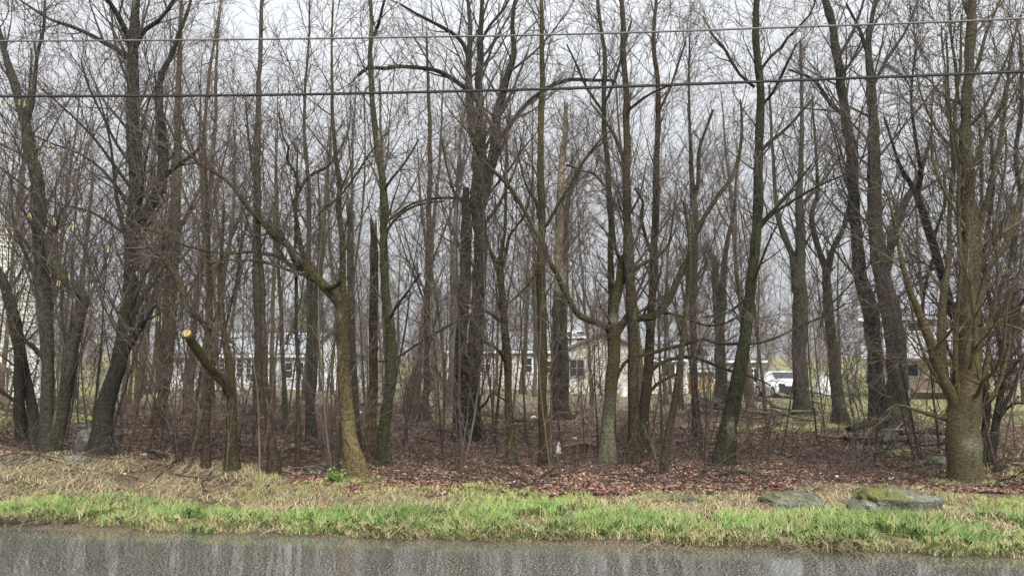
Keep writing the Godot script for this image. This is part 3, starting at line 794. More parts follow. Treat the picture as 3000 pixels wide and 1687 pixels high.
func build_houses() -> void:
	var white := paint(Color(0.75, 0.76, 0.76))
	# cream house at the left edge
	var d := 24.0
	var right := at(118, 1165, d)
	var W := 8.0
	var h := gabled("house", "cream clapboard house with a steep gable, cut off by the left edge", Vector3(right.x - W / 2 * cos(0.58), right.y, -d + W / 2 * sin(0.58)), 33.2, W, 10, 4.26, 5.6, true, Color(0.62, 0.63, 0.57), Color(0.2, 0.2, 0.2), 0.135, true)
	var fb := BoxMesh.new(); fb.size = Vector3(W - 0.06, 0.7, 9.9)
	obj("foundation", fb, paint(Color(0.3, 0.3, 0.25), 0.9), h).position = Vector3(0, -0.36, -4.99)
	# wooden outside stair of that house
	var st := thing("deck_stair", "brown wooden outside stair with railing beside the cream house at the left edge", "stair", ground_at(-14.75, 21.0))
	var wood := paint(Color(0.12, 0.085, 0.055), 0.8)
	for k in 6:
		var tm := BoxMesh.new(); tm.size = Vector3(0.3, 0.05, 1.0)
		obj("tread", tm, wood, st).position = Vector3(0.7 - 0.26 * k, 0.18 + 0.18 * k, 0)
		var pm := BoxMesh.new(); pm.size = Vector3(0.05, 0.95, 0.05)
		obj("baluster", pm, wood, st).position = Vector3(0.7 - 0.26 * k, 0.65 + 0.18 * k, 0.5)
	for hh in [0.3, 1.14]:
		var rm := BoxMesh.new(); rm.size = Vector3(1.9, 0.12, 0.06)
		var ro := obj("rail", rm, wood, st)
		ro.position = Vector3(0.05, hh + 0.45, 0.54); ro.rotation.z = -atan2(0.18, 0.26)
	# long white ranch house
	d = 50.0
	var x0 := at(480, 1083, d).x
	var x1 := at(925, 1083, d).x
	h = gabled("house", "long low white ranch house with pale grey roof behind the wood, left of centre", ground_at((x0 + x1) / 2, d), 0, x1 - x0, 9, 2.42, 1.5, false, Color(0.64, 0.65, 0.66), Color(0.42, 0.47, 0.5), 0.16)
	for w in [[560, 1068, 0.75, 0.75, 2, 2], [657, 1077, 0.62, 1.2, 2, 4], [702, 1077, 0.35, 1.2, 1, 4], [736, 1079, 0.6, 1.2, 2, 4], [845, 1085, 0.5, 1.0, 1, 2], [880, 1080, 0.4, 0.8, 1, 2]]:
		var q := at(w[0], w[1], d)
		window_at(h, Vector3(q.x - h.position.x, q.y - h.position.y, 0.05), w[2], w[3], w[4], w[5], white)
	for w in [800, 826]:
		var pm := BoxMesh.new(); pm.size = Vector3(0.5, 2.0, 0.06)
		obj("door", pm, paint(Color(0.28, 0.28, 0.27)), h).position = Vector3(at(w, 1083, d).x - h.position.x, 1.0, 0.05)
	x0 = at(908, 1083, d - 1).x
	x1 = at(1040, 1083, d - 1).x
	gabled("house_wing", "white clapboard gable-front wing at the right end of the white ranch house", ground_at((x0 + x1) / 2, d - 1.0), 0, x1 - x0, 4, 2.5, 1.35, true, Color(0.64, 0.65, 0.66), Color(0.15, 0.12, 0.1), 0.16)
	# cream houses in the middle
	d = 58.0
	x0 = at(1312, 1083, d).x
	x1 = at(1640, 1083, d).x
	h = gabled("house", "pale yellow house seen between the double trunk and the olive-brown trunk", ground_at((x0 + x1) / 2, d), 0, x1 - x0, 9, 3.1, 1.5, false, Color(0.46, 0.45, 0.39), Color(0.24, 0.24, 0.24), 0.19)
	for w in [[1421, 1079, 0.75, 0.62, 2, 1], [1545, 1070, 0.7, 1.1, 1, 2], [1605, 1075, 0.6, 0.9, 1, 2]]:
		var q := at(w[0], w[1], d)
		window_at(h, Vector3(q.x - h.position.x, q.y - h.position.y, 0.05), w[2], w[3], w[4], w[5], white)
	d = 46.0
	x0 = at(1648, 1083, d).x
	x1 = at(1892, 1083, d).x
	h = gabled("house", "cream clapboard house with a low front gable behind the wide-forked tree", ground_at((x0 + x1) / 2, d), 0, x1 - x0, 9, 2.63, 1.1, true, Color(0.5, 0.485, 0.41), Color(0.17, 0.17, 0.17), 0.16)
	for w in [[1690, 1078, 0.85, 1.0, 2, 2], [1866, 1078, 0.3, 0.95, 1, 2]]:
		var q := at(w[0], w[1], d)
		window_at(h, Vector3(q.x - h.position.x, q.y - h.position.y, 0.05), w[2], w[3], w[4], w[5], paint(Color(0.3, 0.29, 0.27)), true)
	d = 47.0
	x0 = at(1885, 1083, d).x
	x1 = at(2012, 1083, d).x
	h = gabled("house_wing", "grey-beige wing with a dark window and slate roof, right of the cream gable house", ground_at((x0 + x1) / 2, d), 0, x1 - x0, 7, 2.3, 1.3, false, Color(0.45, 0.42, 0.37), Color(0.26, 0.27, 0.29), 0.16)
	var q2 := at(1957, 1084, d)
	window_at(h, Vector3(q2.x - h.position.x, q2.y - h.position.y, 0.05), 0.85, 0.8, 1, 1, white, true)
	d = 66.0
	x0 = at(1640, 1083, d).x
	x1 = at(1735, 1083, d).x
	h = gabled("house", "pale two-storey house rising behind the roof of the cream gable house", ground_at((x0 + x1) / 2, d), 0, x1 - x0, 7, 4.6, 1.3, false, Color(0.62, 0.62, 0.62), Color(0.3, 0.3, 0.32), 0.2)
	for w in [1665, 1700]:
		var q := at(w, 985, d)
		window_at(h, Vector3(q.x - h.position.x, q.y - h.position.y, 0.05), 0.7, 0.8, 1, 2, white)
	# tan shed
	d = 51.0
	x0 = at(2010, 1083, d).x
	x1 = at(2094, 1083, d).x
	h = gabled("shed", "small shed with orange-tan front and grey roof, right of the grey-beige wing", ground_at((x0 + x1) / 2, d), 0, x1 - x0, 3, 1.65, 0.7, false, Color(0.42, 0.3, 0.15), Color(0.33, 0.35, 0.38), 0.4, false, "shed")
	# garage
	d = 56.0
	x0 = at(2100, 1083, d).x
	x1 = at(2232, 1083, d).x
	h = gabled("garage", "grey garage with a white-framed window, left of the parked white car", ground_at((x0 + x1) / 2, d), 0, x1 - x0, 6, 2.3, 1.0, false, Color(0.3, 0.29, 0.27), Color(0.22, 0.22, 0.23), 0.2, false, "garage")
	q2 = at(2208, 1100, d)
	window_at(h, Vector3(q2.x - h.position.x, q2.y - h.position.y, 0.05), 0.5, 1.0, 2, 3, white)
	# the house with lattice at the right
	d = 40.0
	x0 = at(2560, 1083, d).x
	x1 = at(2850, 1083, d).x
	h = gabled("house", "two-storey grey house with a peach porch and lattice behind the dark trunks at right", ground_at((x0 + x1) / 2, d), -27, x1 - x0, 8, 4.5, 1.7, false, Color(0.56, 0.56, 0.57), Color(0.36, 0.37, 0.41), 0.18)
	for w in [2620, 2685, 2770]:
		var q := at(w, 957, d)
		window_at(h, Vector3(q.x - h.position.x, q.y - h.position.y, 0.05), 0.7, 0.45, 2, 1, white)
	var hx := h.position.x
	var pr := Shape.new()
	pr.box(Vector3(0, 2.55, 0.75), Vector3(x1 - x0 + 0.5, 0.12, 2.4), Color.WHITE, Basis(Vector3.RIGHT, 0.42))
	obj("porch_roof", pr, paint(Color(0.27, 0.27, 0.29), 0.6), h)
	var pw := BoxMesh.new(); pw.size = Vector3(x1 - x0 - 0.1, 2.0, 0.1)
	obj("porch_wall", pw, paint(Color(0.68, 0.58, 0.48)), h).position = Vector3(0, 1.0, 0.1)
	for w in [[2680, 1085, 0.45, 0.6], [2740, 1085, 0.45, 0.6]]:
		var q := at(w[0], w[1], d)
		window_at(h, Vector3(q.x - hx, q.y - h.position.y, 0.2), w[2], w[3], 1, 1, white)
	var la := Shape.new()
	for k in 14:
		for e in [-1.0, 1.0]:
			la.box(Vector3(at(2700, 0, d).x - hx - 0.9 + k * 0.14, 1.55, 1.6 + e * 0.008), Vector3(0.03, 1.15, 0.012), Color(0.7, 0.6, 0.52), Basis(Vector3.BACK, e * 0.6))
	obj("lattice", la, M.paint, h, "stuff")
	for k in 15:
		var bb := BoxMesh.new(); bb.size = Vector3(0.05, 0.6, 0.05)
		obj("baluster", bb, wood, h).position = Vector3(at(2670, 0, d).x - hx + k * 0.13, 0.72, 1.75)
	var dk := BoxMesh.new(); dk.size = Vector3(4.4, 0.12, 1.7)
	obj("deck", dk, paint(Color(0.25, 0.16, 0.1), 0.8), h).position = Vector3(at(2720, 0, d).x - hx, 0.4, 1.0)
	d = 44.0
	x0 = at(2925, 1083, d).x
	x1 = at(3090, 1083, d).x
	h = gabled("house", "peach-walled house with grey roof, cut off by the right edge", ground_at((x0 + x1) / 2, d), -33, x1 - x0, 7, 2.5, 1.6, false, Color(0.6, 0.46, 0.36), Color(0.3, 0.3, 0.33), 0.17)
	q2 = at(2965, 1080, d)
	window_at(h, Vector3(q2.x - h.position.x, q2.y - h.position.y, 0.05), 0.9, 0.8, 2, 1, white)
	car()
	# white tank
	var tk := thing("fuel_tank", "white upright round-topped fuel tank on the lawn, right of the parked car", "tank", ground_at(at(2412, 1083, 41).x, 41.0))
	var c := Shape.new()
	var rr := PackedFloat32Array([0.42, 0.42, 0.42, 0.38, 0.28, 0.06])
	var pp := PackedVector3Array([Vector3(0, 0.08, 0), Vector3(0, 0.5, 0), Vector3(0, 0.9, 0), Vector3(0, 1.02, 0), Vector3(0, 1.1, 0), Vector3(0, 1.14, 0)])
	c.tube(pp, rr, 20, Color(0.75, 0.75, 0.75))
	obj("body", c, M.plastic, tk)
	var cap := CylinderMesh.new(); cap.top_radius = 0.09; cap.bottom_radius = 0.09; cap.height = 0.14
	obj("valve_cap", cap, paint(Color(0.5, 0.5, 0.5)), tk).position.y = 1.18
	var foot := CylinderMesh.new(); foot.top_radius = 0.36; foot.bottom_radius = 0.38; foot.height = 0.12
	obj("foot_ring", foot, paint(Color(0.3, 0.3, 0.3)), tk).position.y = 0.04
	# white tub
	tk = thing("storage_tub", "white round-lidded tub standing before the cream gable house", "tub", ground_at(at(1826, 1083, 43).x, 43.0))
	c = Shape.new()
	c.tube(PackedVector3Array([Vector3(0, 0, 0), Vector3(0, 0.4, 0), Vector3(0, 0.7, 0)]), PackedFloat32Array([0.2, 0.24, 0.25]), 16, Color(0.76, 0.76, 0.76))
	obj("body", c, M.plastic, tk)
	c = Shape.new()
	c.tube(PackedVector3Array([Vector3(0, 0.7, 0), Vector3(0, 0.75, 0), Vector3(0, 0.86, 0), Vector3(0, 0.9, 0)]), PackedFloat32Array([0.28, 0.28, 0.18, 0.03]), 16, Color(0.76, 0.76, 0.76))
	obj("lid", c, M.plastic, tk)
	evergreen()

func car() -> void:
	var p := ground_at(at(2287, 1083, 41).x, 41.0)
	var t := thing("parked_car", "white car parked on the far grass, its dark front towards the wood", "car", p)
	t.rotation_degrees.y = -2
	# side outline (z along the car, front at +z), lofted across with rounded shoulders
	var outline := [[-2.1, 0.45, 0.45], [-2.15, 0.75, 0.95], [-1.7, 1.0, 1.02], [-1.2, 1.32, 1.3], [-0.4, 1.46, 1.45], [0.35, 1.42, 1.42], [0.95, 1.05, 1.02], [1.75, 0.92, 0.9], [2.08, 0.72, 0.7], [2.1, 0.45, 0.45]]
	var s := Shape.new()
	var secs := [[-0.86, 0.0, 0.55], [-0.86, 0.62, 1.0], [-0.74, 0.93, 1.0], [-0.58, 1.0, 1.0], [0.58, 1.0, 1.0], [0.74, 0.93, 1.0], [0.86, 0.62, 1.0], [0.86, 0.0, 0.55]]
	for o in outline:
		for e in secs:
			var y: float = 0.3 + (o[1] - 0.3) * e[1]
			var w: float = e[0] * (1.0 if o[1] < 1.1 or e[1] < 0.9 else 0.86)
			s.v.append(Vector3(w, y, o[0])); s.n.append(Vector3(e[0] * 0.6, e[1], o[0] * 0.3).normalized()); s.c.append(Color(0.62, 0.63, 0.65))
	for k in outline.size() - 1:
		for q in 7:
			var a := k * 8 + q
			s.i.append_array([a, a + 1, a + 8, a + 1, a + 9, a + 8])
	obj("body", s, M.plastic, t)
	var front := Shape.new()
	front.box(Vector3(0, 0.5, 2.1), Vector3(1.55, 0.36, 0.08), Color(0.02, 0.02, 0.022))
	obj("bumper", front, M.plastic, t)
	for q in [-1, 1]:
		var l := BoxMesh.new(); l.size = Vector3(0.32, 0.13, 0.1)
		obj("headlight", l, M.glass, t).position = Vector3(q * 0.62, 0.74, 2.06)
		for z in [-1.3, 1.35]:
			var w := CylinderMesh.new(); w.top_radius = 0.32; w.bottom_radius = 0.32; w.height = 0.2
			var wo := obj("wheel", w, paint(Color(0.02, 0.02, 0.02), 0.8), t)
			wo.position = Vector3(q * 0.8, 0.32, z); wo.rotation.z = PI / 2
			var hub := CylinderMesh.new(); hub.top_radius = 0.19; hub.bottom_radius = 0.19; hub.height = 0.215
			obj("rim", hub, paint(Color(0.4, 0.4, 0.4), 0.3), wo)
		var sw := BoxMesh.new(); sw.size = Vector3(0.02, 0.3, 1.5)
		var so := obj("side_window", sw, M.glass, t)
		so.position = Vector3(q * 0.71, 1.14, -0.3); so.rotation.z = q * 0.25
	var ws := BoxMesh.new(); ws.size = Vector3(1.2, 0.6, 0.02)
	var wo2 := obj("windscreen", ws, M.glass, t)
	wo2.position = Vector3(0, 1.235, 0.68); wo2.rotation.x = -1.02

func evergreen() -> void:
	rng.seed = 77
	var t := thing("evergreen_tree", "yellow-green leafy evergreen rising behind the white gable", "tree", ground_at(at(905, 1083, 63).x, 63.0))
	var s := Shape.new()
	s.tube(PackedVector3Array([Vector3(0, -0.2, 0), Vector3(0.1, 3, 0), Vector3(0, 7, 0)]), PackedFloat32Array([0.22, 0.17, 0.06]), 8, Color(0.1, 0.08, 0.06))
	obj("trunk", s, M.wood, t)
	var f := Shape.new()
	for k in 9000:
		var y := rf(1.2, 8.6)
		var r := (2.7 * (1.0 - pow(y / 9.0, 2.0)) + 0.2) * sqrt(rng.randf()) * (0.75 + 0.5 * bumps.get_noise_2d(y * 30.0, k % 7 * 60.0))
		var a := rf(0, TAU)
		var p := Vector3(cos(a) * r, y, sin(a) * r)
		var d := Vector3(rf(-1, 1), rf(-0.7, 0.4), rf(-1, 1)).normalized() * rf(0.12, 0.26)
		var e := d.cross(Vector3(rf(-1, 1), rf(-1, 1), rf(-1, 1))).normalized() * 0.05
		f.tri(p - e, p + d, p + e, Color(0.14, 0.17, 0.05).lerp(Color(0.2, 0.22, 0.08), rng.randf()))
	obj("crown", f, M.blade, t, "stuff")

# ------------------------------------------------------------------ the wood behind
func far_woods() -> void:
	for kind in 2:
		rng.seed = 40 + kind
		var s := Shape.new()
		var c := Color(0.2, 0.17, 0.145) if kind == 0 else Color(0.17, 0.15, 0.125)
		var tr := grow(Vector3(0, -0.3, 0), Vector3.UP, 15.0, 0.2, 10, 0.05, 0.1)
		s.tube(tr[0], tr[1], 5, c)
		for k in 34:
			var q := 1 + k % 9
			var l := rf(2.2, 4.6) * (1.1 - q * 0.06)
			var b := grow(tr[0][q] + Vector3(0, rf(-0.7, 0.7), 0), side_dir(Vector3.UP, rf(0.4, 1.1)), l, 0.05, 6, 0.16, 0.1)
			s.tube(b[0], b[1], 3, c, false)
			for j in 7:
				var w := 1 + j % 6
				var b2 := grow(b[0][w], side_dir((b[0][w] - b[0][w - 1]).normalized(), rf(0.4, 0.9)), l * rf(0.25, 0.5), 0.022, 4, 0.2, 0.06)
				s.tube(b2[0], b2[1], 3, c, false)
				for z in 5:
					var e := rng.randi_range(1, 4)
					var b3 := grow(b2[0][e], side_dir((b2[0][e] - b2[0][e - 1]).normalized(), rf(0.4, 0.9)), rf(0.4, 1.0), 0.012, 2, 0.25, 0.04)
					s.tube(b3[0], b3[1], 3, c * 0.95, false)
		var where := []
		for k in 80:
			var d := rf(62, 150)
			var x := rf(-0.95, 0.95) * d
			if absf(x) < 0.0: continue
			var sc := rf(0.42, 0.8)
			where.append(Transform3D(Basis(Vector3.UP, rf(0, TAU)).scaled(Vector3(sc, sc * rf(0.85, 1.1), sc)), ground_at(x, d)))
		tag(scatter("far_woods", s.mesh(), M.twig, where, null), "hazy grey-brown mass of bare woods behind the houses", "woods")

func proto_tree(k: int) -> Bough:
	rng.seed = 300 + k
	var T := Bough.new()
	T.root = Node3D.new()
	T.seen = k
	var tint: Color = [GREY * 1.05, BROWN * 1.3, GREY * 1.3, OLIVE * 0.9, OLIVE * 1.2, BROWN * 1.15, GREEN * 1.3, BROWN * 1.1][k]
	T.tint = Color(tint.r * 0.5 + 0.035, tint.g * 0.5 + 0.027, tint.b * 0.5 + 0.026)
	var r0: float = [0.11, 0.08, 0.14, 0.2, 0.065, 0.12, 0.085, 0.05][k]
	var hgt: float = [12.0, 10.0, 13.0, 13.5, 9.0, 12.5, 11.0, 8.0][k]
	var raw := []
	var p := Vector3(0, -0.2, 0)
	var d := Vector3(rf(-0.08, 0.08), 1, rf(-0.08, 0.08)).normalized()
	for q in 14:
		raw.append([p, r0 * (1.25 if q < 2 else 1.0) * (1.0 - 0.82 * pow(q / 13.0, 1.3))])
		d = (d + Vector3(rf(-1, 1), 0, rf(-1, 1)) * 0.05 + Vector3.UP * 0.05).normalized()
		p += d * hgt / 13.0
	var c := curve(raw)
	var s := Shape.new()
	bark_tube(s, c[0], c[1], 9, tint, 0.25, 0.3, 0.0)
	var style := {"gap": 0.95, "length": 2.2, "low": 2.6, "sprays": 1, "twig": 1.1, "gap2": 0.5, "lift": 0.09}
	for q in 3 + k % 3:      # a few big limbs
		var at_ := int(c[0].size() * rf(0.3, 0.7))
		var b := grow(c[0][at_], side_dir(Vector3.UP, rf(0.4, 0.8)), hgt * rf(0.25, 0.4), c[1][at_] * 0.55, 10, 0.1, 0.12)
		bark_tube(s, b[0], b[1], 6, tint, 0.2, 0.2)
		sprout(T, b[0], b[1], 2.6, style)
	obj("trunk", s, M.bark, T.root)
	sprout(T, c[0], c[1], 2.6, style)
	leaf_branches(T, c[0].slice(-6), c[1].slice(-6), 0.9, style)
	finish(T)
	return T

func place_copy(root: Node3D, called: String, p: Vector3, size: Vector3, turn: float, one: String, many: String, where: String, category: String, group: String) -> void:
	var o := root.duplicate()
	o.name = numbered(called)
	add_child(o)
	o.position = p
	o.rotation.y = turn
	o.scale = size
	tag(o, "", category, group)
	count_in(o, one, many, where)

func before_what(px: float) -> String:
	for z in [[150, "by the cream house at left"], [480, "left of the white ranch"], [920, "before the white ranch"], [1320, "right of the white gable"], [1640, "before the yellow house"], [1900, "before the cream gable"], [2240, "before the tan shed"], [2560, "near the parked car"], [2900, "before the lattice house"]]:
		if px < z[0]: return z[1]
	return "near the right edge"

var alike := {}      # label -> [[where across the view, node], ...]

func count_in(o: Node3D, one: String, many: String, where: String) -> void:
	var key := one + "|" + many + "|" + where
	if not alike.has(key): alike[key] = []
	alike[key].append([o.position.x / -o.position.z, o])

func tell_apart() -> void:
	var order := ["", "second", "third", "fourth", "fifth", "sixth", "seventh", "eighth", "ninth", "tenth", "eleventh", "twelfth", "thirteenth", "fourteenth", "fifteenth", "sixteenth", "seventeenth", "eighteenth", "nineteenth", "twentieth"]
	for key in alike:
		var f: PackedStringArray = key.split("|")
		var list: Array = alike[key]
		list.sort_custom(func(p, q): return p[0] < q[0])
		for k in list.size():
			var label := "%s %s" % [f[0], f[2]]
			if list.size() > 1:
				var which: String = "leftmost" if k == 0 else ("rightmost" if k == list.size() - 1 else ("middle" if list.size() == 3 else order[mini(k, 19)] + " from left"))
				label = "%s of the %s %s" % [which, f[1], f[2]]
			list[k][1].set_meta("label", label)

func background_trees() -> void:
	var protos := []
	for k in 8: protos.append(proto_tree(k))
	rng.seed = 52
	var words := ["mid-sized grey", "slender brown", "pale grey", "thick dark", "thin olive", "straight grey", "mossy greenish", "very thin brown"]
	var placed := []
	var n := 0
	while n < 88:
		var a := rf(-0.86, 0.86)
		var d := 18.5 + 30.0 * pow(rng.randf(), 0.75)
		if a > 0.36 and d < 36.0 and rng.randf() < 0.72: continue
		var p := ground_at(a * d, d)
		var ok := true
		for q in placed:
			if q.distance_to(p) < 1.1: ok = false
		if not ok: continue
		placed.append(p)
		var k: int = [0, 1, 2, 4, 4, 5, 6, 7, 7, 1, 4, 3][rng.randi() % 12]
		var sc := rf(0.75, 1.1)
		var where := before_what(1500.0 + a * FOCAL)
		place_copy(protos[k].root, "background_tree", p, Vector3(sc, sc * rf(0.95, 1.2), sc), rf(0, TAU), words[k] + " tree in the background", words[k] + " background trees", where, "tree", "background trees " + where)
		n += 1
	for t in protos: t.root.free()

func saplings() -> void:
	var protos := []
	for k in 7:
		rng.seed = 500 + k
		var T := Bough.new()
		T.root = Node3D.new()
		T.seen = k
		T.tint = Color(0.12, 0.09, 0.068) if k % 2 else Color(0.1, 0.085, 0.066)
		var h: float = [1.3, 1.9, 2.6, 3.4, 4.2, 2.2, 5.0][k]
		var s := Shape.new()
		var g := grow(Vector3(0, -0.05, 0), Vector3(rf(-0.15, 0.15), 1, rf(-0.15, 0.15)).normalized(), h, 0.008 + h * 0.0042, 12, 0.05, 0.06)
		s.tube(g[0], g[1], 6, T.tint)
		obj("stem", s, M.bark, T.root)
		if k % 3 == 0:
			var g2 := grow(Vector3(0.02, -0.05, 0.02), Vector3(rf(-0.3, 0.3), 1, rf(-0.3, 0.3)).normalized(), h * 0.8, 0.009 + h * 0.002, 9, 0.08, 0.06)
			var s2 := Shape.new()
			s2.tube(g2[0], g2[1], 5, T.tint)
			obj("stem", s2, M.twig, T.root)
			sprout(T, g2[0], g2[1], 0.25, {"gap": 0.3, "length": 0.8, "sprays": 1, "end": 1, "rise": 0.5})
		sprout(T, g[0], g[1], 0.3, {"gap": 0.4, "length": 0.95, "sprays": 1, "end": 1, "rise": 0.4})
		finish(T)
		protos.append(T)
	rng.seed = 61
	var spots := []
	for f in "190,1300 262,1318 372,1330 430,1335 470,1320 520,1372 545,1390 735,1335 765,1392 818,1384 960,1352 975,1388 983,1392 1180,1310 1205,1352 1283,1295 1298,1302 1338,1385 1350,1372 1458,1335 1540,1300 1612,1372 1676,1392 1714,1362 1755,1325 1905,1362 2058,1352 2062,1340 2437,1384 2512,1374 2563,1362 2686,1357 2696,1352 2756,1332 2925,1384 2205,1330 1655,1360 1120,1330 655,1400 560,1345".split(" "):
		var q := f.split_floats(",")
		spots.append(on_ground(q[0], q[1]))
	while spots.size() < 92:
		var a := rf(-0.72, 0.72)
		var d := rf(10.5, 26.0)
		if absf(1500.0 + a * FOCAL - 1640.0) < 60.0: continue
		spots.append(ground_at(a * d, d))
	var kinds := ["low forked", "thin dark", "slender brown", "tall forked", "tall dark", "short brown", "very tall"]
	for p in spots:
		var k := rng.randi() % 7
		var sc := rf(0.8, 1.2)
		var where := before_what(1500.0 - p.x / p.z * FOCAL)
		place_copy(protos[k].root, "sapling", p, Vector3(sc, sc, sc), rf(0, TAU), kinds[k] + " bare sapling", kinds[k] + " saplings", where, "sapling", "saplings " + where)
	for t in protos: t.root.free()

# ------------------------------------------------------------------ ground cover
func clump(k: int, blades: int, tall: float, wide: float, droop: float) -> ArrayMesh:
	rng.seed = 700 + k
	var flip := true     # up x side points along -out or out
	flip = Vector3.UP.cross(Vector3(0, 0, 1)).dot(Vector3(1, 0, 0)) > 0.0
	var s := Shape.new()
	for b in blades:
		var a := rf(0, TAU)
		var out := Vector3(cos(a), 0, sin(a))
		var side := Vector3(-sin(a), 0, cos(a))
		var p := out * rf(0.0, 0.07) + side * rf(-0.04, 0.04)
		var h := tall * rf(0.55, 1.15)
		var lean := rf(0.1, droop)
		var w := wide * rf(0.7, 1.2)
		var g := rf(0.8, 1.1)
		var col := Color(g, g, g)
		var q1 := p + Vector3.UP * h * 0.5 + out * lean * h * 0.25
		var q2 := p + Vector3.UP * h * maxf(1.0 - lean * 0.38, 0.15) + out * lean * h * 0.75 + side * rf(-0.3, 0.3) * h
		# each blade has a front and a back, lit from above and from its own side
		for face in [1.0, -1.0]:
			var c0 := s.v.size()
			var off: Vector3 = out * 0.0002 * face
			var nn: Vector3 = (Vector3.UP * 0.8 + out * 0.6 * face + side * rf(-0.3, 0.3)).normalized()
			s.v.append_array([p - side * w + off, p + side * w + off, q1 - side * w * 0.85 + off, q1 + side * w * 0.85 + off, q2 + off])
			for z in 5:
				s.n.append(nn); s.c.append(col)
			if (face > 0.0) == flip: s.i.append_array([c0, c0 + 1, c0 + 2, c0 + 1, c0 + 3, c0 + 2, c0 + 2, c0 + 3, c0 + 4])
			else: s.i.append_array([c0, c0 + 2, c0 + 1, c0 + 1, c0 + 2, c0 + 3, c0 + 2, c0 + 4, c0 + 3])
	return s.mesh()

func straw_clump(k: int, reach: float) -> ArrayMesh:
	# long dead blades bent over and matted flat
	rng.seed = 720 + k
	var s := Shape.new()
	for b in 16:
		var a := rf(0, TAU)
		var out := Vector3(cos(a), 0, sin(a))
		var bend := out.rotated(Vector3.UP, rf(-0.7, 0.7))
		var p := Vector3(rf(-0.08, 0.08), 0, rf(-0.08, 0.08))
		var l := reach * rf(0.5, 1.2)
		var h := rf(0.02, 0.075)
		var w := rf(0.0018, 0.0032)
		var g := rf(0.75, 1.15)
		var q := [p, p + out * l * 0.25 + Vector3.UP * h, p + out * l * 0.5 + bend * l * 0.15 + Vector3.UP * h * rf(0.6, 1.0), p + out * l * 0.5 + bend * l * 0.5 + Vector3.UP * rf(0.0, 0.02)]
		var side := out.cross(Vector3.UP) * w
		var up := (Vector3.UP + out * rf(-0.4, 0.4)).normalized()
		var c0 := s.v.size()
		for z in 4:
			s.v.append_array([q[z] - side, q[z] + side]); s.n.append_array([up, up]); s.c.append_array([Color(g, g, g), Color(g, g, g)])
		for z in 3:
			var e := c0 + z * 2
			s.i.append_array([e, e + 2, e + 1, e + 1, e + 2, e + 3])
	return s.mesh()

func rooted(p: Vector3, size: float, tall := 1.0) -> Transform3D:
	return Transform3D(Basis(Vector3.UP, rf(0, TAU)).scaled(Vector3(size, size * tall, size)), p)

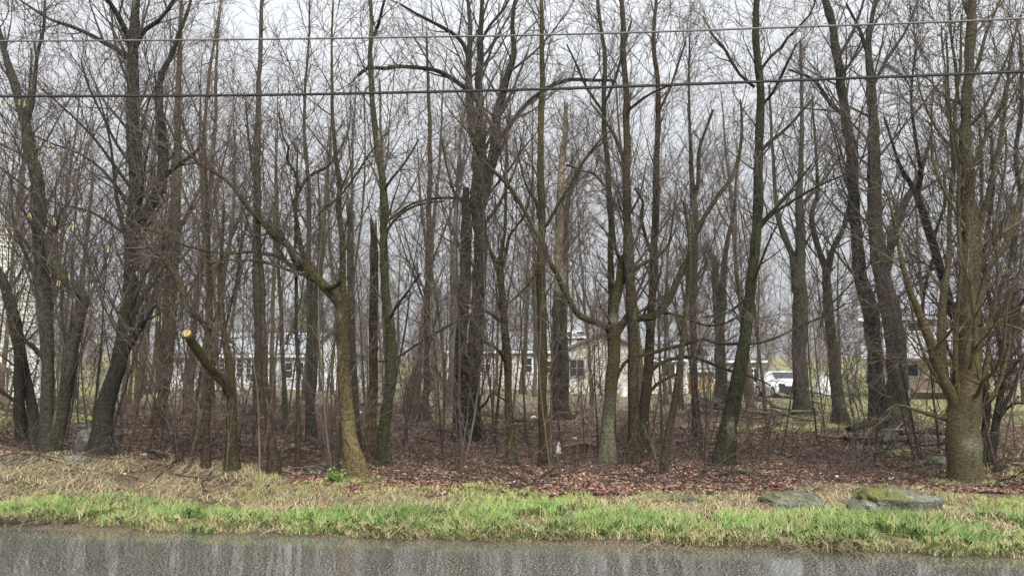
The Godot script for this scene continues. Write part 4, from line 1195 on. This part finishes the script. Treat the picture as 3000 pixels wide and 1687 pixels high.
func verge() -> void:
	var green := [clump(0, 13, 0.115, 0.0036, 1.9), clump(1, 11, 0.15, 0.004, 2.1), clump(2, 14, 0.075, 0.0032, 1.5)]
	var dead := [straw_clump(3, 0.2), straw_clump(4, 0.3)]
	rng.seed = 71
	var gw := [[], [], []]; var gt := [[], [], []]
	var dw := [[], []]; var dt := [[], []]
	for k in 26000:
		var x := rf(-8.5, 8.5)
		var s := 0.1 + 1.25 * pow(rng.randf(), 0.9) + 0.16 * maxf(bumps.get_noise_1d(x * 9.0 + 700.0), -0.3)
		if bumps.get_noise_2d(x * 55.0 + 40.0, s * 55.0) > 0.27: continue
		s += 0.12 * bumps.get_noise_1d(x * 25.0)
		var left := ss(0.5, -4.0, x)
		var fade := 0.8 - 0.1 * left + 0.75 * bumps.get_noise_1d(x * 12.0 + 300.0) + 0.3 * rng.randf()
		if s > fade: continue
		var p := ground_at(x, edge(x) + s)
		var c := Color(0.1, 0.19, 0.04).lerp(Color(0.27, 0.4, 0.1), rng.randf()) * (0.85 + 0.5 * bumps.get_noise_2d(x * 25.0, s * 40.0))
		if s < 0.3 and rng.randf() < 0.5 or rng.randf() < 0.14 + 0.5 * maxf(bumps.get_noise_2d(x * 14.0, s * 20.0 + 77.0), 0.0): c = Color(0.38, 0.33, 0.17)
		var v := rng.randi() % 3
		gw[v].append(rooted(p, rf(0.7, 1.25), rf(0.75, 1.15) * (0.6 + 0.5 * ss(0.1, 0.5, s)) * (1.0 + 0.3 * bumps.get_noise_2d(x * 30.0, s * 30.0)))); gt[v].append(c)
	for k in 15000:      # dead straw and weaker grass behind, up to the litter
		var x := rf(-9.5, 9.0)
		var left := ss(-0.5, -3.5, x)
		var s := rf(0.05, 2.7 + 0.5 * left)
		if s > 2.15 + 0.9 * left + 0.9 * bumps.get_noise_2d(x * 12.0, s * 12.0): continue
		if s < 1.0 and rng.randf() < 0.66: continue
		if s < 0.3 and rng.randf() < 0.5: continue
		if bumps.get_noise_2d(x * 45.0 + 900.0, s * 45.0) > 0.22: continue
		var p := ground_at(x, edge(x) + s)
		var patch := bumps.get_noise_2d(x * 18.0 + 50.0, s * 18.0)
		if rng.randf() < 0.66 - 0.14 * left + patch * 1.6:
			var v := rng.randi() % 3
			gw[v].append(rooted(p, rf(0.6, 1.0), rf(0.5, 0.95))); gt[v].append(Color(0.22, 0.28, 0.07).lerp(Color(0.38, 0.4, 0.15), rng.randf()))
		else:
			var v := rng.randi() % 2
			dw[v].append(rooted(p, rf(0.7, 1.3), rf(0.5, 1.3))); dt[v].append((Color(0.52, 0.44, 0.26).lerp(Color(0.2, 0.145, 0.09), pow(rng.randf(), 1.1)) if s > 0.35 else Color(0.3, 0.23, 0.14) * rf(0.4, 1.2)))
	for k in 7000:     # tufts in the wood and on the lawn
		var a := rf(-0.75, 0.75)
		var d := rf(10.0, 27.0)
		var x := a * d
		var on := maxf(ss(0.3, 0.5, bumps.get_noise_2d(x * 7.0 + 90.0, d * 7.0)), lawn_share(x, d))
		if rng.randf() > on: continue
		var v := rng.randi() % 3
		gw[v].append(rooted(ground_at(x, d), rf(0.8, 1.7), rf(0.4, 0.8))); gt[v].append(Color(0.26, 0.31, 0.09).lerp(Color(0.42, 0.4, 0.17), rng.randf()))
	for f in [[2618, 1506, 0.55], [2315, 1497, 0.45], [2005, 1478, 0.25], [222, 1368, 0.25], [128, 1376, 0.25], [2822, 1424, 0.35], [1046, 1410, 0.3], [680, 1390, 0.25]]:
		var c := on_ground(f[0], f[1])
		for k in 70:
			var p := ground_at(c.x + rf(-1.1, 1.1) * f[2], -c.z + rf(-0.16, 0.12))
			var v := rng.randi() % 3
			if k % 3 == 0:
				dw[v % 2].append(rooted(p, rf(0.6, 1.0), rf(0.6, 1.3))); dt[v % 2].append(Color(0.4, 0.33, 0.19) * rf(0.5, 1.2))
			else:
				gw[v].append(rooted(p, rf(0.5, 1.0), rf(0.6, 1.1))); gt[v].append(Color(0.16, 0.2, 0.06).lerp(Color(0.3, 0.34, 0.12), rng.randf()))
	for v in 3: tag(scatter("grass", green[v], M.blade, gw[v], gt[v]), "fresh green grass along the road edge", "grass")
	for v in 2: tag(scatter("dead_grass", dead[v], M.straw, dw[v], dt[v]), "straw-coloured dead grass on the bank", "grass")

func floor_litter() -> void:
	rng.seed = 81
	for kind in 3:
		var s := Shape.new()
		var l := 0.021
		var w := 0.013
		var cu: float = [0.012, 0.02, -0.012][kind]
		var p := [Vector3(-l, 0.006, 0), Vector3(-l * 0.3, cu, w), Vector3(l * 0.35, cu, w * 0.9), Vector3(l, 0.004 + absf(cu) * 0.6, 0), Vector3(l * 0.35, cu * 0.6, -w), Vector3(-l * 0.3, cu * 0.4, -w * 0.9)]
		var mid := Vector3(0, 0.002, 0)
		for q in 6: s.tri(mid, p[q], p[(q + 1) % 6], Color(1, 1, 1))
		var where := []
		var tints := []
		for k in 62000:
			var d := 8.8 + 16.0 * pow(rng.randf(), 1.5)
			var x := rf(-0.76, 0.76) * d
			var sd := d - edge(x)
			if sd < 1.9 + 0.9 * bumps.get_noise_2d(x * 12.0, d * 12.0) + 0.5 * ss(-1.0, -5.0, x):
				if rng.randf() > 0.05 or sd < 0.8: continue
			if rng.randf() < lawn_share(x, d) * 0.9: continue
			var b := Basis(Vector3.UP, rf(0, TAU)) * Basis(Vector3.RIGHT, rf(-0.6, 0.6)) * Basis(Vector3.BACK, rf(-0.5, 0.5))
			where.append(Transform3D(b * rf(0.7, 1.4), ground_at(x, d) + Vector3(0, rf(0.0, 0.02), 0)))
			var t := rng.randf()
			tints.append(Color(0.17, 0.08, 0.055) if t < 0.42 else (Color(0.12, 0.068, 0.052) if t < 0.66 else (Color(0.24, 0.165, 0.115) if t < 0.88 else Color(0.3, 0.23, 0.17))))
			tints[-1] = tints[-1] * rf(0.65, 1.3)
		tag(scatter("fallen_leaves", s.mesh(), M.leaf, where, tints), "red-brown fallen leaves carpeting the wood floor", "leaves")
	# fallen twigs and low brush
	for v in 3:
		var where := []
		for k in 520:
			var d := 9.2 + 15.0 * pow(rng.randf(), 1.3)
			var x := rf(-0.74, 0.74) * d
			if d - edge(x) < 2.4: continue
			var b := Basis(Vector3.UP, rf(0, TAU)) * Basis(Vector3.RIGHT, PI / 2 - rf(0.0, 0.25))
			var z := rf(0.5, 1.6)
			where.append(Transform3D(b.scaled(Vector3(z, z, z)), ground_at(x, d) + Vector3(0, 0.03, 0)))
		tag(scatter("fallen_twigs", sprays[v], M.twig, where, null), "thin dead twigs strewn over the leaf litter", "twigs")
	for v in 3:
		var where := []
		for k in 170:
			var d := 10.5 + 18.0 * rng.randf()
			var x := rf(-0.74, 0.74) * d
			var more := 0.25 + ss(-0.05, 0.35, bumps.get_noise_2d(x * 10.0 + 500.0, d * 10.0)) + ss(19.0, 23.0, d) * 0.4
			if rng.randf() > more: continue
			if d - edge(x) < 2.6: continue
			if rng.randf() < lawn_share(x, d) * 0.85: continue
			var z := rf(0.6, 1.7)
			var b := Basis(Vector3.UP, rf(0, TAU)) * Basis(Vector3.RIGHT, rf(-0.6, 0.6))
			where.append(Transform3D(b.scaled(Vector3(z, z, z)), ground_at(x, d)))
		tag(scatter("undergrowth", sprays[3 + v], M.twig, where, null), "knee-high tangle of bare brush between the trunks", "brush")

# ------------------------------------------------------------------ stones, logs, small things
func boulder(called: String, label: String, px: float, py: float, size: Vector3, tint: Color, moss: float, seed_: int, turn := 0.0, category := "rock", group := "") -> void:
	var p := on_ground(px, py)
	var s := Shape.new()
	var nz := FastNoiseLite.new()
	nz.seed = seed_; nz.frequency = 0.9; nz.fractal_octaves = 3
	var U := 28
	var V := 16
	for v in V + 1:
		for u in U:
			var th := PI * v / V
			var ph := TAU * u / U
			var d := Vector3(sin(th) * cos(ph), cos(th), sin(th) * sin(ph))
			# squared-off block with broken faces
			var q := Vector3(signf(d.x) * pow(absf(d.x), 0.78), signf(d.y) * pow(absf(d.y), 0.72), signf(d.z) * pow(absf(d.z), 0.78))
			var f := 1.0 + 0.36 * nz.get_noise_3dv(d * 1.6) + 0.2 * nz.get_noise_3dv(d * 4.0) + 0.06 * nz.get_noise_3dv(d * 14.0)
			var w := q * f
			s.v.append(Vector3(w.x * size.x, w.y * size.y, w.z * size.z))
			s.n.append(Vector3(d.x / size.x, d.y / size.y, d.z / size.z).normalized())
			var g := 1.0 + 0.4 * nz.get_noise_3dv(d * 7.0)
			var c := tint * g
			var li := nz.get_noise_3dv(d * 9.0 + Vector3(20, 0, 0))
			if li > 0.12: c = c.lerp(Color(0.42, 0.42, 0.36), clampf((li - 0.12) * 4.0, 0, 0.7))
			if moss > 0.0:
				var m := ss(0.25, 0.75, d.y) * ss(0.4, -0.15, d.x + 0.9 * nz.get_noise_3dv(d * 4.0)) * moss * (0.75 + 0.9 * nz.get_noise_3dv(d * 11.0))
				c = c.lerp(Color(0.2, 0.2, 0.02) * (0.7 + 0.5 * g), clampf(m, 0, 0.95))
			s.c.append(c)
	for v in V:
		for u in U:
			var a := v * U + u
			var b := v * U + (u + 1) % U
			s.i.append_array([a, b, a + U, b, b + U, a + U])
	# normals from the broken shape
	for k in s.n.size(): s.n[k] = Vector3.ZERO
	for k in range(0, s.i.size(), 3):
		var nn := (s.v[s.i[k + 2]] - s.v[s.i[k]]).cross(s.v[s.i[k + 1]] - s.v[s.i[k]])
		for e in 3: s.n[s.i[k + e]] += nn
	for k in s.n.size(): s.n[k] = s.n[k].normalized() if s.n[k].length() > 1e-9 else Vector3.UP
	var o := obj(called, s, M.rock)
	o.position = p + Vector3(0, size.y * 0.3, 0)
	o.rotation.y = turn
	tag(o, label, category, group)

func log_on_ground(called: String, label: String, text: String, tint: Color, lift := 0.5, rough := true, category := "log", cap := Color(0.4, 0.28, 0.16), group := "") -> Node3D:
	var raw := []
	for f in text.split(";"):
		var q := f.split_floats(",")
		var p := on_ground(q[0], q[1])
		var r := q[2] * -p.z / FOCAL * 0.5
		raw.append([p + Vector3(0, r * 2.0 * lift, 0), r])
	var c := curve(raw)
	var o0: Vector3 = c[0][0]
	for k in c[0].size(): c[0][k] -= o0
	var s := Shape.new()
	rng.seed = hash(text)
	var small: bool = raw[0][1] < 0.03
	bark_tube(s, c[0], c[1], 6 if small else 11, tint, 0.12, 0.4, -100.0, cap)
	var root := thing(called, label, category, o0, group)
	obj("stem", s, M.rough_bark if rough else M.bark, root)
	if small or rng.randf() < 0.4:
		var T := Bough.new()
		T.root = root
		T.tint = tint * 0.9
		T.seen = rng.randi() % 6
		var n: int = c[0].size()
		for k in range(2, n, 3):
			var ax: Vector3 = (c[0][k] - c[0][k - 1]).normalized()
			var d := side_dir(ax, 0.7)
			d.y = absf(d.y) * 0.5
			var b := grow(c[0][k], d, rf(0.25, 0.7), maxf(c[1][k] * 0.5, 0.004), 4, 0.2, 0.0)
			T.branches.tube(b[0], b[1], 4, T.tint, false)
			put_twig(T, b[0][3], b[0][4] - b[0][3], rf(0.4, 0.8))
		finish(T)
	return root

func stones_and_logs() -> void:
	boulder("mossy_boulder", "long flat-topped boulder with yellow-green moss on its left half, by the right verge", 2618, 1500, Vector3(0.45, 0.17, 0.3), Color(0.21, 0.215, 0.16), 1.0, 3, 0.1)
	boulder("mossy_boulder", "lower lichen-spotted boulder left of the yellow-mossed one on the verge", 2315, 1492, Vector3(0.33, 0.13, 0.24), Color(0.18, 0.185, 0.135), 0.45, 8, -0.15)
	boulder("boulder", "grey angular rock tucked behind the golden-barked tree's foot", 2752, 1372, Vector3(0.17, 0.12, 0.16), Color(0.16, 0.165, 0.14), 0.3, 12)
	boulder("boulder", "large pale granite boulder behind the big dark leaning trunk", 285, 1325, Vector3(0.28, 0.28, 0.22), Color(0.19, 0.19, 0.17), 0.0, 15, 0.3)
	boulder("boulder", "flat pale slab of rock lying atop the bank behind the leaning trunk", 240, 1262, Vector3(0.3, 0.09, 0.24), Color(0.26, 0.26, 0.23), 0.1, 17, 0.2)
	boulder("boulder", "pale rounded stone in the bank under the leaning trunk's foot", 222, 1364, Vector3(0.15, 0.09, 0.12), Color(0.26, 0.27, 0.23), 0.25, 19)
	boulder("boulder", "mossy grey stone half sunk in straw, left of the pale rounded stone", 128, 1374, Vector3(0.14, 0.06, 0.1), Color(0.18, 0.19, 0.14), 0.4, 21)
	boulder("boulder", "dull stone at the far left end of the straw bank", 35, 1372, Vector3(0.14, 0.06, 0.1), Color(0.18, 0.17, 0.14), 0.2, 23)
	boulder("boulder", "low dark stone showing through the grass left of both mossy boulders", 2005, 1475, Vector3(0.16, 0.06, 0.12), Color(0.13, 0.12, 0.09), 0.5, 25)
	var words := ["in the litter near the pollarded tree", "beside the slim brown tree's foot", "between the crooked tree and the white house", "left of the pollarded tree", "near the straight trunk in the open litter", "behind the double trunk", "at the foot of the peeled dead trunk", "on the litter right of the leaning greenish trunk", "near the log pile", "just behind the verge at the right edge"]
	var k := 0
	for f in "705,1283 745,1287 885,1278 640,1300 1290,1262 1330,1236 1560,1230 2260,1345 2700,1390 2950,1372".split(" "):
		var q := f.split_floats(",")
		boulder("small_stone", "small pale stone " + words[k], q[0], q[1], Vector3(0.09 + 0.02 * (k % 3), 0.05, 0.08), Color(0.34, 0.34, 0.32), 0.1, 30 + k, k * 0.7)
		k += 1
	boulder("dark_stump", "black charred stump in the litter just behind the thin dark upright stem", 912, 1388, Vector3(0.16, 0.07, 0.1), Color(0.025, 0.022, 0.02), 0.0, 51, 0.2, "stump")
	# logs
	log_on_ground("fallen_log", "pale birch-like log lying across the litter left of the pollarded tree", "662,1302,14;620,1292,15;570,1280,15;520,1283,13;470,1290,11;410,1292,8", Color(0.3, 0.26, 0.2))
	log_on_ground("fallen_log", "long grey log in the middle distance, left of the peeled dead trunk", "1395,1222,12;1430,1222,12;1470,1226,13;1530,1240,12;1590,1245,9", Color(0.16, 0.125, 0.1))
	log_on_ground("fallen_log", "short dark log lying near the olive-brown trunk on the verge side", "1612,1404,12;1640,1398,12;1668,1393,9", Color(0.05, 0.042, 0.036))
	log_on_ground("fallen_log", "black wet log below the close pair of trunks", "1868,1402,9;1900,1396,12;1935,1392,13;1962,1385,10", Color(0.04, 0.034, 0.03))
	log_on_ground("fallen_log", "black wet log below the greenish leaning trunk", "2098,1402,9;2140,1396,12;2170,1394,12;2206,1396,8", Color(0.04, 0.034, 0.03))
	log_on_ground("fallen_log", "long thin pole lying behind the slim brown tree", "700,1218,5;760,1232,7;830,1245,7;900,1258,6", Color(0.18, 0.11, 0.08))
	log_on_ground("fallen_log", "brown log resting behind the white-gable twin tree", "1000,1196,10;1080,1190,12;1160,1194,10", Color(0.13, 0.1, 0.08))
	# the log pile at the right
	var pile := ["2488,1290,15;2540,1278,17;2590,1266,18;2632,1258,18", "2478,1300,15;2530,1297,14;2600,1290,13", "2530,1310,12;2600,1303,13;2660,1300,12", "2580,1318,9;2680,1312,10;2740,1305,9", "2640,1290,16;2700,1287,18;2775,1290,18", "2660,1304,18;2720,1302,18;2778,1306,16"]
	var which := ["topmost", "left lower", "middle lower", "thin front", "right upper", "right lower"]
	for j in pile.size():
		log_on_ground("stacked_log", "%s log of the dark log pile before the two thick trunks" % which[j], pile[j], DARK * (0.9 + 0.12 * j), [2.0, 0.9, 0.9, 0.6, 1.3, 0.5][j], true, "log", Color(0.3, 0.2, 0.12), "dark log pile")
	log_on_ground("split_plank", "grey split plank leaning against the front of the log pile", "2590,1328,14;2602,1310,13;2608,1298,10", Color(0.24, 0.23, 0.22), 2.2, true, "plank")
	# bare branches over the straw bank
	var arcs := ["-20,1300,6;47,1318,6;109,1350,5;182,1372,5;241,1390,4;320,1398,4;400,1408,3", "76,1412,3;101,1438,4;155,1456,4;217,1462,4;280,1476,3;345,1471,2", "515,1368,7;490,1390,6;460,1412,5;432,1438,3", "625,1392,5;590,1432,6;605,1458,5;618,1468,3", "500,1400,4;570,1412,4;660,1414,3", "180,1340,5;260,1348,5;350,1362,4;430,1380,3"]
	var say := ["long thin branch sweeping down across the straw bank from the left edge", "lower arching twig-branch lying on the straw bank", "bare branch drooping over the grass below the slim dark stem", "crooked branch lying on the grass below the pollarded tree", "level thin branch on the bank top right of the drooping one", "dark branch along the stones below the leaning trunk"]
	for j in arcs.size():
		log_on_ground("fallen_branch", say[j], arcs[j], BROWN * 0.7, 2.6, false, "branch", Color(0, 0, 0, 0))
	rng.seed = 91
	for j in 74:
		var a := rf(-0.68, 0.68)
		var d := rf(10.2, 19.0)
		var px := 1500.0 + a * FOCAL
		var py := HORIZON + 1.45 * FOCAL / d
		var l := rf(60, 190) * 12.0 / d
		var sl := rf(-0.12, 0.12)
		var w := (rf(4.5, 8.5) if j % 4 else rf(10.0, 17.0)) * 12.0 / d
		var txt := "%d,%d,%.1f;%d,%d,%.1f;%d,%d,%.1f" % [px, py, w, px + l * 0.5, py + l * (sl + rf(-0.05, 0.05)), w * 0.8, px + l, py + l * sl, w * 0.45]
		var br := log_on_ground("fallen_branch", "", txt, Color(0.26, 0.2, 0.155) * rf(0.5, 1.5), 1.5, false, "branch", Color(0, 0, 0, 0), "fallen branches in the litter")
		count_in(br, "fallen branch in the litter", "fallen branches in the litter", before_what(px))

func brush_heap() -> void:
	rng.seed = 93
	for j in 30:
		var px := rf(2010, 2360)
		var py := rf(1192, 1252)
		var l := rf(50, 150)
		var w := rf(4.0, 8.5)
		var o := log_on_ground("brush_stick", "", "%d,%d,%.1f;%d,%d,%.1f;%d,%d,%.1f" % [px, py, w, px + l * 0.5, py + rf(-8, 6), w * 0.8, px + l, py + rf(-14, 8), w * 0.5], Color(0.17, 0.145, 0.115) * rf(0.5, 1.5), rf(0.6, 6.0), false, "branch", Color(0, 0, 0, 0), "sticks of the brush heap")
		count_in(o, "stick of the brush heap", "sticks of the brush heap", "beside the leaning greenish trunk" if px < 2180 else "below the parked car")

func scrap(called: String, label: String, px: float, py: float, w: float, h: float, tint: Color, seed_: int, category := "litter") -> void:
	# crumpled sheet of plastic or paper
	rng.seed = seed_
	var p := on_ground(px, py)
	var s := Shape.new()
	var N := 7
	for v in N:
		for u in N:
			var a := (u / (N - 1.0) - 0.5) * w * (1.0 - 0.75 * v / (N - 1.0) * (1.0 if h > w else 0.2))
			s.v.append(Vector3(a + rf(-1, 1) * w * 0.07, v / (N - 1.0) * h + rf(0, 0.012), rf(-1, 1) * w * 0.16 + sin(u * 1.6) * w * 0.12))
			s.n.append(Vector3(rf(-0.5, 0.5), 0.4, 0.8).normalized())
			s.c.append(tint * rf(0.9, 1.0))
	for v in N - 1:
		for u in N - 1:
			var a := v * N + u
			s.i.append_array([a, a + N, a + 1, a + 1, a + N, a + N + 1])
	var o := obj(called, s, M.plastic)
	o.position = p + Vector3(0, 0.004, 0)
	tag(o, label, category)

func small_things() -> void:
	var w := Color(0.78, 0.78, 0.77)
	scrap("plastic_bag", "white crumpled plastic bag standing in the litter right of the olive-brown trunk", 1638, 1331, 0.13, 0.2, w, 1, "bag")
	scrap("paper_scrap", "white scrap of paper lying right of the standing plastic bag", 1684, 1290, 0.09, 0.05, w, 2)
	scrap("paper_scrap", "white crumpled scrap on the long grey log", 1563, 1228, 0.13, 0.09, w, 3)
	scrap("paper_scrap", "tiny white scrap beside the slender dead stem", 1057, 1212, 0.06, 0.05, w, 4)
	scrap("paper_scrap", "white scrap on the litter behind the mossy boulders", 2454, 1408, 0.06, 0.05, w, 5)
	scrap("bottle_wrapper", "pale blue wrapper behind the yellow-mossed boulder", 2613, 1412, 0.075, 0.04, Color(0.5, 0.68, 0.8), 6)
	scrap("paper_scrap", "flat white sheet just behind the pale blue wrapper", 2610, 1394, 0.12, 0.02, w * 0.85, 7)
	scrap("paper_scrap", "white scrap on the brush pile by the grey flared tree", 2213, 1256, 0.12, 0.03, w * 0.9, 8)
	scrap("paper_scrap", "grey-blue scrap in the litter below the slim dark stem", 418, 1342, 0.12, 0.05, Color(0.45, 0.5, 0.52), 9)
	scrap("bottle_wrapper", "bright blue scrap at the back of the grass verge, centre", 1508, 1418, 0.03, 0.03, Color(0.3, 0.55, 0.75), 10)
	# fresh green weeds at the crooked tree's foot
	rng.seed = 95
	var t := thing("green_weed", "bright green leafy weed clump at the crooked mossy tree's foot", "weed", on_ground(990, 1418))
	for k in 26:
		var s := Shape.new()
		var b := grow(Vector3(rf(-0.09, 0.09), -0.02, rf(-0.06, 0.06)), Vector3(rf(-0.7, 0.7), 1, rf(-0.7, 0.7)).normalized(), rf(0.1, 0.24), 0.003, 4, 0.15, 0.0)
		s.tube(b[0], b[1], 3, Color(0.14, 0.2, 0.05), false)
		obj("stem", s, M.blade, t)
		var l := Shape.new()
		for j in 9:
			var q: Vector3 = b[0][1 + j % 4]
			var d := Vector3(rf(-1, 1), rf(-0.1, 0.7), rf(-1, 1)).normalized()
			var e := d.cross(Vector3.UP).normalized() * 0.014
			l.quad(q, q + d * 0.022 + e, q + d * 0.05, q + d * 0.022 - e, Color(0.14, 0.25, 0.05) * rf(0.7, 1.2))
		obj("leaf", l, M.blade, t)
	# dark mat of dead stalks at the road's left end
	t = thing("dead_stalks", "dark mat of wet dead stalks lying on the road edge at left", "stalks", ground_at(at(70, 1525, 7.7).x, 7.72))
	var ms := Shape.new()
	for k in 90:
		var b := grow(Vector3(rf(-0.3, 0.32), rf(0.0, 0.05), rf(-0.06, 0.07)), Vector3(rf(-1, 1), rf(0.0, 0.25), rf(-0.5, 0.5)).normalized(), rf(0.15, 0.4), 0.004, 3, 0.1, -0.05)
		ms.tube(b[0], b[1], 3, Color(0.05, 0.04, 0.03) * rf(0.6, 1.6), false)
	obj("stalk", ms, M.twig, t, "stuff")
	# hanging catkins on the twigs before the leaning trunk
	var cat := Shape.new()
	var cp := PackedVector3Array()
	var cr := PackedFloat32Array()
	for k in 7:
		cp.append(Vector3(0.003 * sin(k * 1.2), -0.011 * k, 0.002 * k))
		cr.append([0.002, 0.006, 0.0072, 0.0075, 0.0072, 0.0062, 0.002][k])
	cat.tube(cp, cr, 6, Color(0.33, 0.28, 0.14))
	var cm := cat.mesh()
	t = thing("hazel_bush", "hazel bush with yellow hanging catkins, fanning up-left before the leaning trunk", "bush", on_ground(540, 1374))
	var H := Bough.new()
	H.root = t
	H.tint = Color(0.075, 0.06, 0.046)
	var tips := []
	for k in 8:
		var s := Shape.new()
		var d := Vector3(rf(-0.4, 0.08), 1.0, rf(-0.3, 0.4)).normalized()
		var b := grow(Vector3(rf(-0.25, 0.25), -0.05, rf(-0.2, 0.2)), d, rf(4.5, 7.5), rf(0.008, 0.013), 16, 0.07, -0.035)
		s.tube(b[0], b[1], 6, H.tint * rf(0.9, 1.5))
		obj("stem", s, M.bark, t)
		sprout(H, b[0], b[1], 1.3, {"gap": 0.95, "length": 1.1, "sprays": 1, "rise": 0.35, "lift": 0.02, "wander": 0.08})
		for j in range(5, 17): tips.append(b[0][j])
	finish(H)
	for k in 62:
		var p: Vector3 = tips[rng.randi() % tips.size()] + Vector3(rf(-0.3, 0.3), rf(-0.2, 0.25), rf(-0.3, 0.3))
		for j in 1 + rng.randi() % 2:
			var o := obj("catkin", cm, M.leaf, t)
			o.position = p + Vector3(rf(-0.02, 0.02), rf(-0.02, 0), rf(-0.02, 0.02))
			o.basis = Basis(Vector3.UP, rf(0, TAU)) * Basis(Vector3.RIGHT, rf(-0.25, 0.25)) * rf(0.8, 1.3)

func wires() -> void:
	var runs := [["utility_wire", "upper pale grey overhead wire above the thicker black one", [[-700, 116], [0, 120], [750, 115], [1300, 107], [1500, 104], [1900, 94], [2330, 79], [2680, 67], [3000, 54], [3700, 22]], 0.0105, Color(0.12, 0.12, 0.115)],
		["utility_cable", "lower thick black overhead cable with lashing wire around it", [[-700, 288], [0, 283], [750, 279], [1500, 264], [2000, 248], [2400, 233], [2700, 222], [3000, 210], [3700, 180]], 0.0125, Color(0.012, 0.012, 0.013)]]
	for w in runs:
		var raw := []
		for q in w[2]:
			var a: float = (q[0] - 1500.0) / FOCAL
			var d := 8.0 / (1.0 + 0.127 * a)        # along the road's edge
			raw.append([at(q[0], q[1], d), w[3]])
		var c := curve(raw, 0.0)
		var pts: PackedVector3Array = c[0]
		var o0 := pts[0]
		for k in pts.size(): pts[k] -= o0
		var root := thing(w[0], w[1], "cable", o0)
		var s := Shape.new()
		s.tube(pts, c[1], 12, w[4])
		obj("core", s, M.cable, root)
		var lp := PackedVector3Array()
		var lr := PackedFloat32Array()
		var total := pts[0].distance_to(pts[pts.size() - 1])
		var dir := (pts[pts.size() - 1] - pts[0]).normalized()
		var n := int(total / 0.012)
		for k in n:
			var f := float(k) / n * (pts.size() - 1)
			var i := int(f)
			var p := pts[i].lerp(pts[mini(i + 1, pts.size() - 1)], f - i)
			var side := dir.cross(Vector3.UP).normalized()
			var up := side.cross(dir)
			var ang := k * 0.012 / 0.28 * TAU
			lp.append(p + (side * cos(ang) + up * sin(ang)) * (w[3] + 0.0012))
			lr.append(0.0013)
		var ls := Shape.new()
		ls.tube(lp, lr, 4, w[4] * 2.0)
		obj("lashing_wire", ls, M.cable, root)
		if w[0] == "utility_cable":
			var sp := pts.duplicate()
			for k in sp.size(): sp[k] += Vector3(0, 0.016, 0)
			var sr := PackedFloat32Array()
			sr.resize(sp.size()); sr.fill(0.0042)
			var st := Shape.new()
			st.tube(sp, sr, 6, Color(0.025, 0.025, 0.025))
			obj("support_strand", st, M.cable, root)
